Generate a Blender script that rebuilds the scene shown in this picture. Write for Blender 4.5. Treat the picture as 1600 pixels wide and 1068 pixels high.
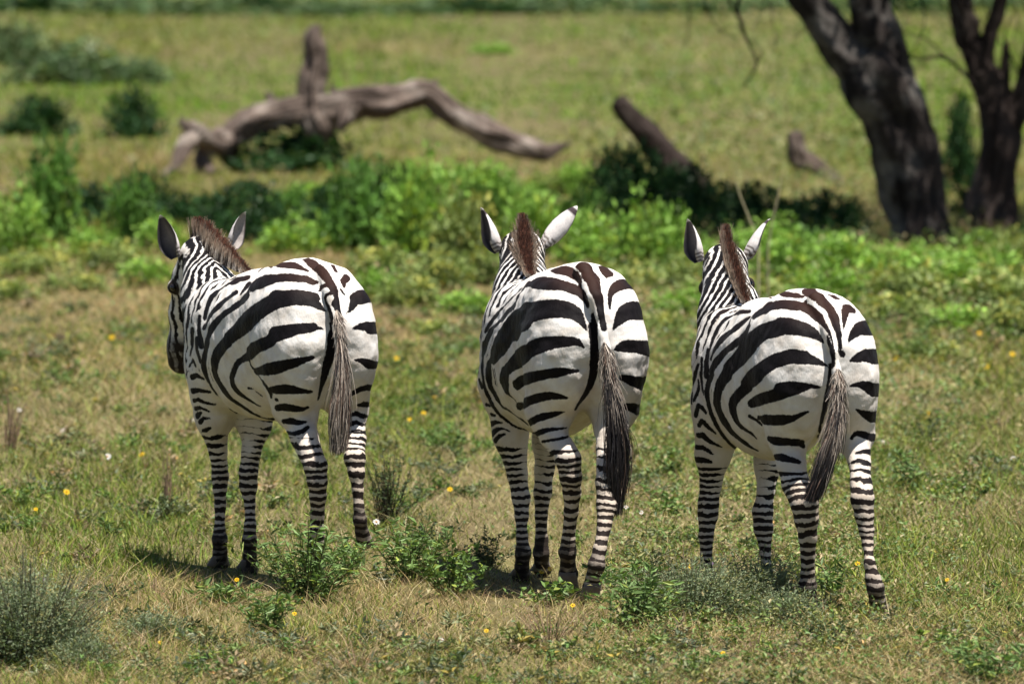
import bpy, bmesh, math, random
import numpy as np
from mathutils import Vector, Matrix, noise as mnoise

R = math.radians
C = bpy.context.scene.collection
scene = bpy.context.scene
for o in list(bpy.data.objects): bpy.data.objects.remove(o)

# ---------------------------------------------------------------- camera
CAM_H = 2.66
FPX = 12500.0                      # focal length in pixels of a 1600 px wide frame
HOR = -132.0                       # image row of the horizon
PITCH = math.atan((534 - HOR) / FPX)
cam_data = bpy.data.cameras.new("camera")
cam = bpy.data.objects.new("camera", cam_data); C.objects.link(cam)
cam.location = (0, 0, CAM_H)
cam.rotation_euler = (math.pi / 2 - PITCH, 0, 0)
cam_data.sensor_width = 36.0
cam_data.lens = 36.0 * FPX / 1600.0
cam_data.clip_start = 1.0
cam_data.clip_end = 6000
cam_data.dof.use_dof = True
cam_data.dof.focus_distance = 31.2
cam_data.dof.aperture_fstop = 5.2
scene.camera = cam

# ---------------------------------------------------------------- light
SUN_EL, SUN_AZ = R(73), R(136)     # azimuth measured from +Y (away from camera) clockwise
sdir = Vector((math.sin(SUN_AZ) * math.cos(SUN_EL), math.cos(SUN_AZ) * math.cos(SUN_EL), math.sin(SUN_EL)))
w = bpy.data.worlds.new("World"); scene.world = w; w.use_nodes = True
nt = w.node_tree; nt.nodes.clear()
sky = nt.nodes.new("ShaderNodeTexSky"); sky.sky_type = 'NISHITA'; sky.sun_disc = False
sky.sun_elevation = SUN_EL; sky.sun_rotation = SUN_AZ; sky.altitude = 1500
bg = nt.nodes.new("ShaderNodeBackground"); bg.inputs[1].default_value = 0.05
wo = nt.nodes.new("ShaderNodeOutputWorld")
nt.links.new(sky.outputs[0], bg.inputs[0]); nt.links.new(bg.outputs[0], wo.inputs[0])
sl = bpy.data.lights.new("sun", 'SUN'); sl.energy = 5.0; sl.angle = R(0.5); sl.color = (1.0, 0.95, 0.87)
so = bpy.data.objects.new("sun", sl); C.objects.link(so)
so.rotation_euler = sdir.to_track_quat('Z', 'Y').to_euler()
scene.view_settings.view_transform = 'Standard'; scene.view_settings.look = 'None'
scene.view_settings.exposure = 1.05; scene.view_settings.gamma = 1.0
scene.cycles.max_bounces = 5; scene.cycles.diffuse_bounces = 2; scene.cycles.transmission_bounces = 3
scene.cycles.glossy_bounces = 2; scene.cycles.transparent_max_bounces = 6
scene.cycles.use_denoising = True

# ---------------------------------------------------------------- helpers
cp, sp = math.cos(PITCH), math.sin(PITCH)
def ray(px, py):
    a, b = (px - 800) / FPX, -(py - 534) / FPX
    return np.array([a, cp + b * sp, -sp + b * cp])
def at(px, py, Y):                  # the point of the world at depth Y seen at that place of the photograph
    d = ray(px, py); return np.array([0, 0, CAM_H]) + d * (Y / d[1])
def gnd(px, py, z=0.0):             # where that sight line meets the ground
    d = ray(px, py); return np.array([0, 0, CAM_H]) + d * ((CAM_H - z) / -d[2])
def tag(o, label=None, cat=None, group=None, kind=None):
    if label: o["label"] = label
    if cat: o["category"] = cat
    if group: o["group"] = group
    if kind: o["kind"] = kind
    return o
def empty(name, loc, rz=0.0):
    o = bpy.data.objects.new(name, None); C.objects.link(o); o.location = loc; o.rotation_euler = (0, 0, rz)
    o.empty_display_size = .1; return o
def mesh_np(name, V, F, mat, parent=None, smooth=True, attrs=None):
    """F: (n,3) or (n,4) index array."""
    V = np.asarray(V, np.float32); F = np.asarray(F, np.int32); k = F.shape[1]
    me = bpy.data.meshes.new(name)
    me.vertices.add(len(V)); me.vertices.foreach_set("co", V.ravel())
    me.loops.add(F.size); me.loops.foreach_set("vertex_index", F.ravel())
    me.polygons.add(len(F)); me.polygons.foreach_set("loop_start", np.arange(len(F), dtype=np.int32) * k)
    me.polygons.foreach_set("loop_total", np.full(len(F), k, np.int32))
    me.polygons.foreach_set("use_smooth", np.full(len(F), smooth))
    for n, a in (attrs or {}).items():
        a = np.asarray(a, np.float32)
        if a.ndim == 1:
            at_ = me.attributes.new(n, 'FLOAT', 'POINT'); at_.data.foreach_set("value", a)
        else:
            at_ = me.attributes.new(n, 'FLOAT_COLOR', 'POINT')
            at_.data.foreach_set("color", np.concatenate([a, np.ones((len(a), 1), np.float32)], 1).ravel())
    me.update(calc_edges=True); me.validate()
    if mat: me.materials.append(mat)
    o = bpy.data.objects.new(name, me); C.objects.link(o)
    if parent: o.parent = parent
    return o
class NT:                            # small wrapper to write node trees shortly
    def __init__(s, name, rough=.8, spec=.3):
        s.m = bpy.data.materials.new(name); s.m.use_nodes = True; s.t = s.m.node_tree
        s.b = s.t.nodes["Principled BSDF"]; s.b.inputs["Roughness"].default_value = rough
        s.b.inputs["Specular IOR Level"].default_value = spec
    def n(s, typ, **kw):
        nd = s.t.nodes.new("ShaderNode" + typ)
        for k, v in kw.items():
            if k in nd.inputs: s.set(nd.inputs[k], v)
            else: setattr(nd, k, v)
        return nd
    def set(s, sock, v):
        if isinstance(v, bpy.types.NodeSocket): s.t.links.new(v, sock)
        elif hasattr(v, 'outputs'): s.t.links.new(v.outputs[0], sock)
        else: sock.default_value = v
    def attr(s, name): return s.n("Attribute", attribute_name=name)
    def math(s, op, a, b=0.0, c=None, clamp=False):
        nd = s.t.nodes.new("ShaderNodeMath"); nd.operation = op; nd.use_clamp = clamp
        s.set(nd.inputs[0], a); s.set(nd.inputs[1], b)
        if c is not None: s.set(nd.inputs[2], c)
        return nd.outputs[0]
    def mix(s, f, a, b, mode='MIX'):
        nd = s.t.nodes.new("ShaderNodeMix"); nd.data_type = 'RGBA'; nd.blend_type = mode
        s.set(nd.inputs[0], f)
        for i, v in ((6, a), (7, b)):
            s.set(nd.inputs[i], v if not isinstance(v, tuple) else (*v, 1.0))
        return nd.outputs[2]
    def noise(s, scale, detail=3, rough=.5, vec=None, w=None):
        nd = s.n("TexNoise"); nd.inputs["Scale"].default_value = scale; nd.inputs["Detail"].default_value = detail
        nd.inputs["Roughness"].default_value = rough
        if vec is not None: s.set(nd.inputs["Vector"], vec)
        return nd.outputs[0]
    def obj(s): return s.n("TexCoord").outputs["Object"]
    def ramp(s, f, lo, hi):
        nd = s.n("MapRange"); nd.clamp = True; s.set(nd.inputs[0], f); nd.inputs[1].default_value = lo; nd.inputs[2].default_value = hi
        return nd.outputs[0]
    def bump(s, h, strength=.4, dist=.01):
        nd = s.n("Bump"); nd.inputs["Strength"].default_value = strength; nd.inputs["Distance"].default_value = dist
        s.set(nd.inputs["Height"], h); s.set(s.b.inputs["Normal"], nd.outputs[0])
    def col(s, c): s.set(s.b.inputs["Base Color"], c if not isinstance(c, tuple) else (*c, 1.0)); return s

#@SECTION zebra
# ---------------------------------------------------------------- implicit surfaces
class Field:
    def __init__(s, lo, hi, h):
        s.lo = np.array(lo, np.float32); s.h = h
        s.n = np.ceil((np.array(hi) - s.lo) / h).astype(int) + 1
        s.v = np.full(s.n, .25, np.float32)
        s.ax = [s.lo[i] + h * np.arange(s.n[i], dtype=np.float32) for i in range(3)]
    def box(s, lo, hi, pad):
        a = np.clip(np.floor((np.array(lo) - pad - s.lo) / s.h).astype(int), 0, s.n)
        b = np.clip(np.ceil((np.array(hi) + pad - s.lo) / s.h).astype(int) + 1, 0, s.n)
        sl_ = tuple(slice(a[i], b[i]) for i in range(3))
        X = s.ax[0][sl_[0]][:, None, None]; Y = s.ax[1][sl_[1]][None, :, None]; Z = s.ax[2][sl_[2]][None, None, :]
        return sl_, X, Y, Z
    def merge(s, sl_, d, k, sub=False):
        v = s.v[sl_]
        if sub:
            h = np.clip(.5 - .5 * (v + d) / k, 0, 1); s.v[sl_] = v * (1 - h) + -d * h + k * h * (1 - h)
        else:
            h = np.clip(.5 + .5 * (v - d) / k, 0, 1); s.v[sl_] = v * (1 - h) + d * h - k * h * (1 - h)
    def ell(s, c, r, k=.04, rot=None, sub=False):
        """ellipsoid; rot = 3x3 rows are its axes"""
        c = np.asarray(c, float); r = np.ones(3) * np.asarray(r, float); m = r.max() if rot is not None else r
        sl_, X, Y, Z = s.box(c - m, c + m, k + .05)
        P = [X - c[0], Y - c[1], Z - c[2]]
        if rot is not None:
            P = [rot[i][0] * P[0] + rot[i][1] * P[1] + rot[i][2] * P[2] for i in range(3)]
        q = [P[i] / r[i] for i in range(3)]
        k0 = np.sqrt(q[0] ** 2 + q[1] ** 2 + q[2] ** 2)
        k1 = np.sqrt((q[0] / r[0]) ** 2 + (q[1] / r[1]) ** 2 + (q[2] / r[2]) ** 2) + 1e-6
        s.merge(sl_, (k0 * (k0 - 1) / k1).astype(np.float32), k, sub)
    def cone(s, a, b, ra, rb, k=.03, u=None, m=1.0):
        """tapered capsule; along the unit vector u it is m times as thick"""
        a = np.asarray(a, float); b = np.asarray(b, float); rr = max(ra, rb) * max(m, 1)
        sl_, X, Y, Z = s.box(np.minimum(a, b) - rr, np.maximum(a, b) + rr, k + .05)
        ba = b - a; L2 = ba @ ba
        P = [X - a[0], Y - a[1], Z - a[2]]
        t = np.clip((P[0] * ba[0] + P[1] * ba[1] + P[2] * ba[2]) / L2, 0, 1)
        q = [P[i] - ba[i] * t for i in range(3)]
        if u is not None:
            du = q[0] * u[0] + q[1] * u[1] + q[2] * u[2]
            q = [q[i] - u[i] * du * (1 - 1 / m) for i in range(3)]
        d = np.sqrt(q[0] ** 2 + q[1] ** 2 + q[2] ** 2) - (ra + (rb - ra) * t)
        if m < 1: d = d * (m * .5 + .5)
        s.merge(sl_, d.astype(np.float32), k)
    def surface(s):
        v = s.v; ins = v < 0; h = s.h
        nx, ny, nz = v.shape
        c = [ins[i:nx - 1 + i, j:ny - 1 + j, k:nz - 1 + k] for i in (0, 1) for j in (0, 1) for k in (0, 1)]
        allin = np.logical_and.reduce(c); anyin = np.logical_or.reduce(c)
        I, J, K = np.nonzero(anyin & ~allin); del c, allin, anyin
        idx = np.full((nx - 1, ny - 1, nz - 1), -1, np.int32); idx[I, J, K] = np.arange(len(I))
        acc = np.zeros((len(I), 3)); cnt = np.zeros(len(I))
        cor = [(i, j, k) for i in (0, 1) for j in (0, 1) for k in (0, 1)]
        for p in range(8):
            for q in range(p + 1, 8):
                A, B = np.array(cor[p]), np.array(cor[q])
                if np.abs(A - B).sum() != 1: continue
                va = v[I + A[0], J + A[1], K + A[2]]; vb = v[I + B[0], J + B[1], K + B[2]]
                mk = (va < 0) != (vb < 0)
                t = np.where(mk, va / np.where(mk, va - vb, 1), 0)
                acc += mk[:, None] * (A + (B - A) * t[:, None]); cnt += mk
        V = s.lo + h * (np.stack([I, J, K], 1) + acc / cnt[:, None])
        F = []
        for axis in range(3):
            a0 = [slice(None)] * 3; a1 = [slice(None)] * 3
            a0[axis] = slice(0, -1); a1[axis] = slice(1, None)
            e = ins[tuple(a0)] != ins[tuple(a1)]
            E = np.stack(np.nonzero(e), 1); o1, o2 = (axis + 1) % 3, (axis + 2) % 3
            E = E[(E[:, o1] > 0) & (E[:, o2] > 0) & (E[:, o1] < v.shape[o1] - 1) & (E[:, o2] < v.shape[o2] - 1)]
            fl = ins[tuple(E.T)]
            def cell(d1, d2):
                G = E.copy(); G[:, o1] -= d1; G[:, o2] -= d2; return idx[tuple(G.T)]
            q = np.stack([cell(1, 1), cell(0, 1), cell(0, 0), cell(1, 0)], 1)
            q[~fl] = q[~fl][:, ::-1]; F.append(q)
        return V, np.concatenate(F)
    def grad(s, V):
        g = (V - s.lo) / s.h; i = np.clip(np.round(g).astype(int), 1, s.n - 2)
        G = np.stack([s.v[i[:, 0] + 1, i[:, 1], i[:, 2]] - s.v[i[:, 0] - 1, i[:, 1], i[:, 2]],
                      s.v[i[:, 0], i[:, 1] + 1, i[:, 2]] - s.v[i[:, 0], i[:, 1] - 1, i[:, 2]],
                      s.v[i[:, 0], i[:, 1], i[:, 2] + 1] - s.v[i[:, 0], i[:, 1], i[:, 2] - 1]], 1)
        return G / (np.linalg.norm(G, axis=1, keepdims=True) + 1e-9)

class ZF:                            # frame of one zebra: origin on the ground under its tail, +y where it walks
    def __init__(s, px, Y, yaw, sc=1.0):
        p = at(px, 500, Y); s.o = np.array([p[0], Y, 0.0]); s.yaw = yaw
        c, n = math.cos(yaw), math.sin(yaw)
        s.M = np.array([[c, -n, 0], [n, c, 0], [0, 0, 1.0]])      # local -> world
        s.sc = sc
    def p(s, px, py, fy):            # pixel + forward distance -> local point
        d = s.M.T @ ray(px, py); o = s.M.T @ (np.array([0, 0, CAM_H]) - s.o)
        return o + d * ((fy - o[1]) / d[1])
    def w(s, l): return s.o + s.M @ np.asarray(l)

def zebra_field(Z, D, h):
    lo = (-.75, -.45, -.02); hi = (.62, 2.25, 1.62)
    f = Field(lo, hi, h); s = Z.sc
    for (c, r, k) in D['trunk']: f.ell(np.array(c) * s, np.array(r) * s, k)
    for side in (-1, 1):
        for (c, r, k) in D['pairs']:
            f.ell(np.array((c[0] * side, c[1], c[2])) * s, np.array(r) * s, k)
    for leg in D['legs']:
        P = [(Z.p(*q[:3]) if len(q) == 4 else np.array(q[:3]), q[-1]) for q in leg['j']]
        leg['P'] = P
        for i in range(len(P) - 1):
            k = .085 if i == 0 else (.04 if i == 1 else .014)
            if i == len(P) - 2 and False: continue
            f.cone(P[i][0], P[i + 1][0], P[i][1], P[i + 1][1], k, u=(0, 1, 0) if i < 2 else None, m=1.3 if i < 2 else 1)
    N = [(Z.p(*q[:3]), q[3]) for q in D['neck']]; D['N'] = N
    for i in range(len(N) - 1): f.cone(N[i][0], N[i + 1][0], N[i][1], N[i + 1][1], .07, u=(0, .6, .8), m=1.35)
    H = [(Z.p(*q[:3]), q[3]) for q in D['head']]; D['H'] = H
    for i in range(len(H) - 1): f.cone(H[i][0], H[i + 1][0], H[i][1], H[i + 1][1], .03)
    for q in D.get('bulge', []): f.ell(Z.p(*q[:3]), q[3], q[4])
    T = [(Z.p(*q[:3]), q[3]) for q in D['dock']]; D['T'] = T
    for i in range(len(T) - 1): f.cone(T[i][0], T[i + 1][0], T[i][1], T[i + 1][1], .012)
    return f

TRUNK = [((0, .70, .905), (.215, .52, .325), .05), ((0, .30, 1.05), (.17, .34, .245), .07),
         ((0, .58, 1.02), (.18, .35, .22), .07), ((0, 1.05, 1.00), (.085, .30, .175), .06),
         ((0, 1.16, .87), (.13, .22, .24), .07)]
TRUNK1 = [((0, .72, .93), (.217, .56, .30), .05)] + TRUNK[1:]
PAIRS = [((.106, .19, .94), (.114, .225, .25), .085), ((.100, .30, 1.05), (.116, .26, .20), .085), ((.088, 1.08, .92), (.088, .18, .25), .06)]

ZEB = [
 dict(F=ZF(524, 31.55, R(24), 1.0), trunk=TRUNK1, pairs=PAIRS,
  legs=[dict(n='HL', j=[(458, 550, .17, .110), (462, 640, .22, .068), (475, 682, .12, .053), (493, 728, .0, .046), (496, 752, -.01, .038), (497, 775, .0, .032), (496, 803, .02, .027), (496, 830, .03, .027), (495, 848, .05, .033), (494, 866, .09, .027), (493, 880, .12, .039)]),
        dict(n='HR', j=[(530, 550, .17, .098), (547, 635, .20, .060), (555, 685, .08, .040), (555, 716, -.04, .041), (557, 740, -.06, .032), (559, 765, -.07, .021), (561, 792, -.08, .020), (562, 812, -.08, .027), (565, 830, -.06, .025), (569, 845, -.04, .034)]),
        dict(n='FL', j=[(336, 580, 1.10, .092), (332, 655, 1.12, .060), (341, 705, 1.15, .036), (344, 745, 1.16, .033), (344, 762, 1.16, .028), (344, 790, 1.15, .022), (343, 825, 1.14, .023), (343, 841, 1.14, .031), (344, 862, 1.17, .027), (343, 880, 1.20, .038)]),
        dict(n='FR', j=[(410, 590, 1.10, .09), (400, 665, 1.05, .052), (392, 705, 1.03, .037), (388, 738, 1.02, .038), (388, 758, 1.02, .036), (390, 788, 1.01, .021), (391, 820, .98, .022), (390, 843, .98, .028), (390, 868, 1.01, .026), (390, 888, 1.04, .037)])],
  neck=[(358, 520, 1.05, .14), (332, 470, 1.35, .115), (318, 420, 1.62, .088)],
  head=[(314, 400, 1.72, .088), (303, 438, 1.80, .088), (292, 490, 1.88, .070), (284, 540, 1.93, .058), (284, 563, 1.95, .056)],
  bulge=[(272, 448, 1.82, .03, .01)],
  dock=[(505, 425, .12, .04), (517, 455, -.01, .030), (527, 500, -.075, .022), (533, 560, -.10, .017), (534, 600, -.11, .012)]),
 dict(F=ZF(936, 31.2, R(15), 1.0), trunk=TRUNK, pairs=PAIRS,
  legs=[dict(n='HL', j=[(872, 550, .17, .112), (856, 640, .24, .082), (866, 680, .17, .056), (888, 718, .07, .048), (892, 745, .07, .042), (894, 770, .09, .034), (892, 800, .11, .028), (888, 845, .14, .026), (887, 862, .15, .033), (887, 880, .19, .028), (888, 896, .22, .040)]),
        dict(n='HR', j=[(958, 550, .17, .110), (960, 640, .16, .078), (952, 700, .02, .050), (948, 752, -.12, .042), (948, 790, -.16, .040), (944, 822, -.20, .026), (937, 858, -.24, .025), (932, 882, -.25, .032), (927, 900, -.23, .027), (924, 918, -.21, .038)]),
        dict(n='FL', j=[(790, 600, 1.10, .095), (798, 680, 1.06, .062), (808, 740, 1.03, .040), (814, 776, 1.01, .036), (815, 806, .98, .026), (816, 836, .95, .022), (817, 863, .94, .031), (815, 884, .97, .027), (814, 899, 1.0, .038)]),
        dict(n='FR', j=[(868, 600, 1.10, .09), (856, 690, 1.14, .053), (850, 735, 1.16, .037), (848, 768, 1.16, .035), (846, 806, 1.16, .025), (846, 843, 1.16, .025), (845, 864, 1.16, .032), (846, 876, 1.18, .028), (847, 888, 1.20, .037)])],
  neck=[(828, 520, 1.05, .15), (820, 465, 1.35, .115), (816, 415, 1.60, .092)],
  head=[(816, 394, 1.70, .095), (814, 440, 1.85, .088), (812, 500, 1.97, .062), (812, 540, 2.05, .048), (812, 560, 2.08, .045)],
  bulge=[(782, 445, 1.88, .03, .01), (848, 445, 1.88, .03, .01)],
  dock=[(912, 425, .12, .04), (930, 465, -.02, .028), (941, 510, -.075, .022), (948, 560, -.10, .017), (953, 610, -.11, .012)]),
 dict(F=ZF(1304, 30.35, R(19), .95), trunk=TRUNK, pairs=PAIRS,
  legs=[dict(n='HL', j=[(1236, 600, .17, .112), (1231, 680, .23, .064), (1237, 725, .16, .054), (1243, 755, .12, .052), (1257, 787, .05, .052), (1260, 810, .05, .045), (1262, 838, .06, .033), (1262, 895, .10, .025), (1262, 915, .11, .033), (1262, 932, .15, .028), (1262, 950, .18, .040)]),
        dict(n='HR', j=[(1318, 600, .17, .105), (1336, 680, .16, .062), (1343, 725, .02, .040), (1348, 780, -.12, .043), (1351, 804, -.13, .035), (1354, 828, -.14, .026), (1356, 852, -.16, .019), (1359, 880, -.20, .020), (1364, 903, -.21, .028), (1368, 918, -.22, .032), (1371, 938, -.20, .030), (1377, 963, -.18, .039)]),
        dict(n='FL', j=[(1122, 640, 1.05, .095), (1114, 710, 1.10, .060), (1111, 755, 1.12, .043), (1107, 785, 1.12, .040), (1106, 803, 1.12, .039), (1103, 838, 1.12, .027), (1103, 885, 1.12, .023), (1104, 902, 1.12, .032), (1104, 918, 1.14, .027), (1104, 934, 1.17, .038)]),
        dict(n='FR', j=[(1205, 640, 1.10, .09), (1200, 725, 1.04, .044), (1197, 765, 1.02, .034), (1192, 798, 1.00, .039), (1193, 825, .99, .036), (1196, 862, .98, .021), (1198, 892, .96, .022), (1198, 908, .96, .031), (1198, 924, .99, .027), (1198, 940, 1.02, .038)])],
  neck=[(1155, 560, 1.02, .15), (1143, 500, 1.28, .115), (1134, 435, 1.52, .090)],
  head=[(1133, 416, 1.62, .092), (1134, 450, 1.75, .092), (1130, 500, 1.88, .064), (1126, 545, 1.96, .048), (1125, 565, 1.99, .045)],
  bulge=[(1103, 450, 1.76, .03, .01), (1168, 444, 1.76, .03, .01)],
  dock=[(1275, 472, .12, .04), (1292, 508, .0, .027), (1304, 550, -.075, .021), (1309, 600, -.10, .016), (1308, 640, -.11, .012)]),
]
def build_zebra(D, h):
    Z = D['F']; f = zebra_field(Z, D, h); V, F = f.surface()
    return f, V, F
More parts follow.
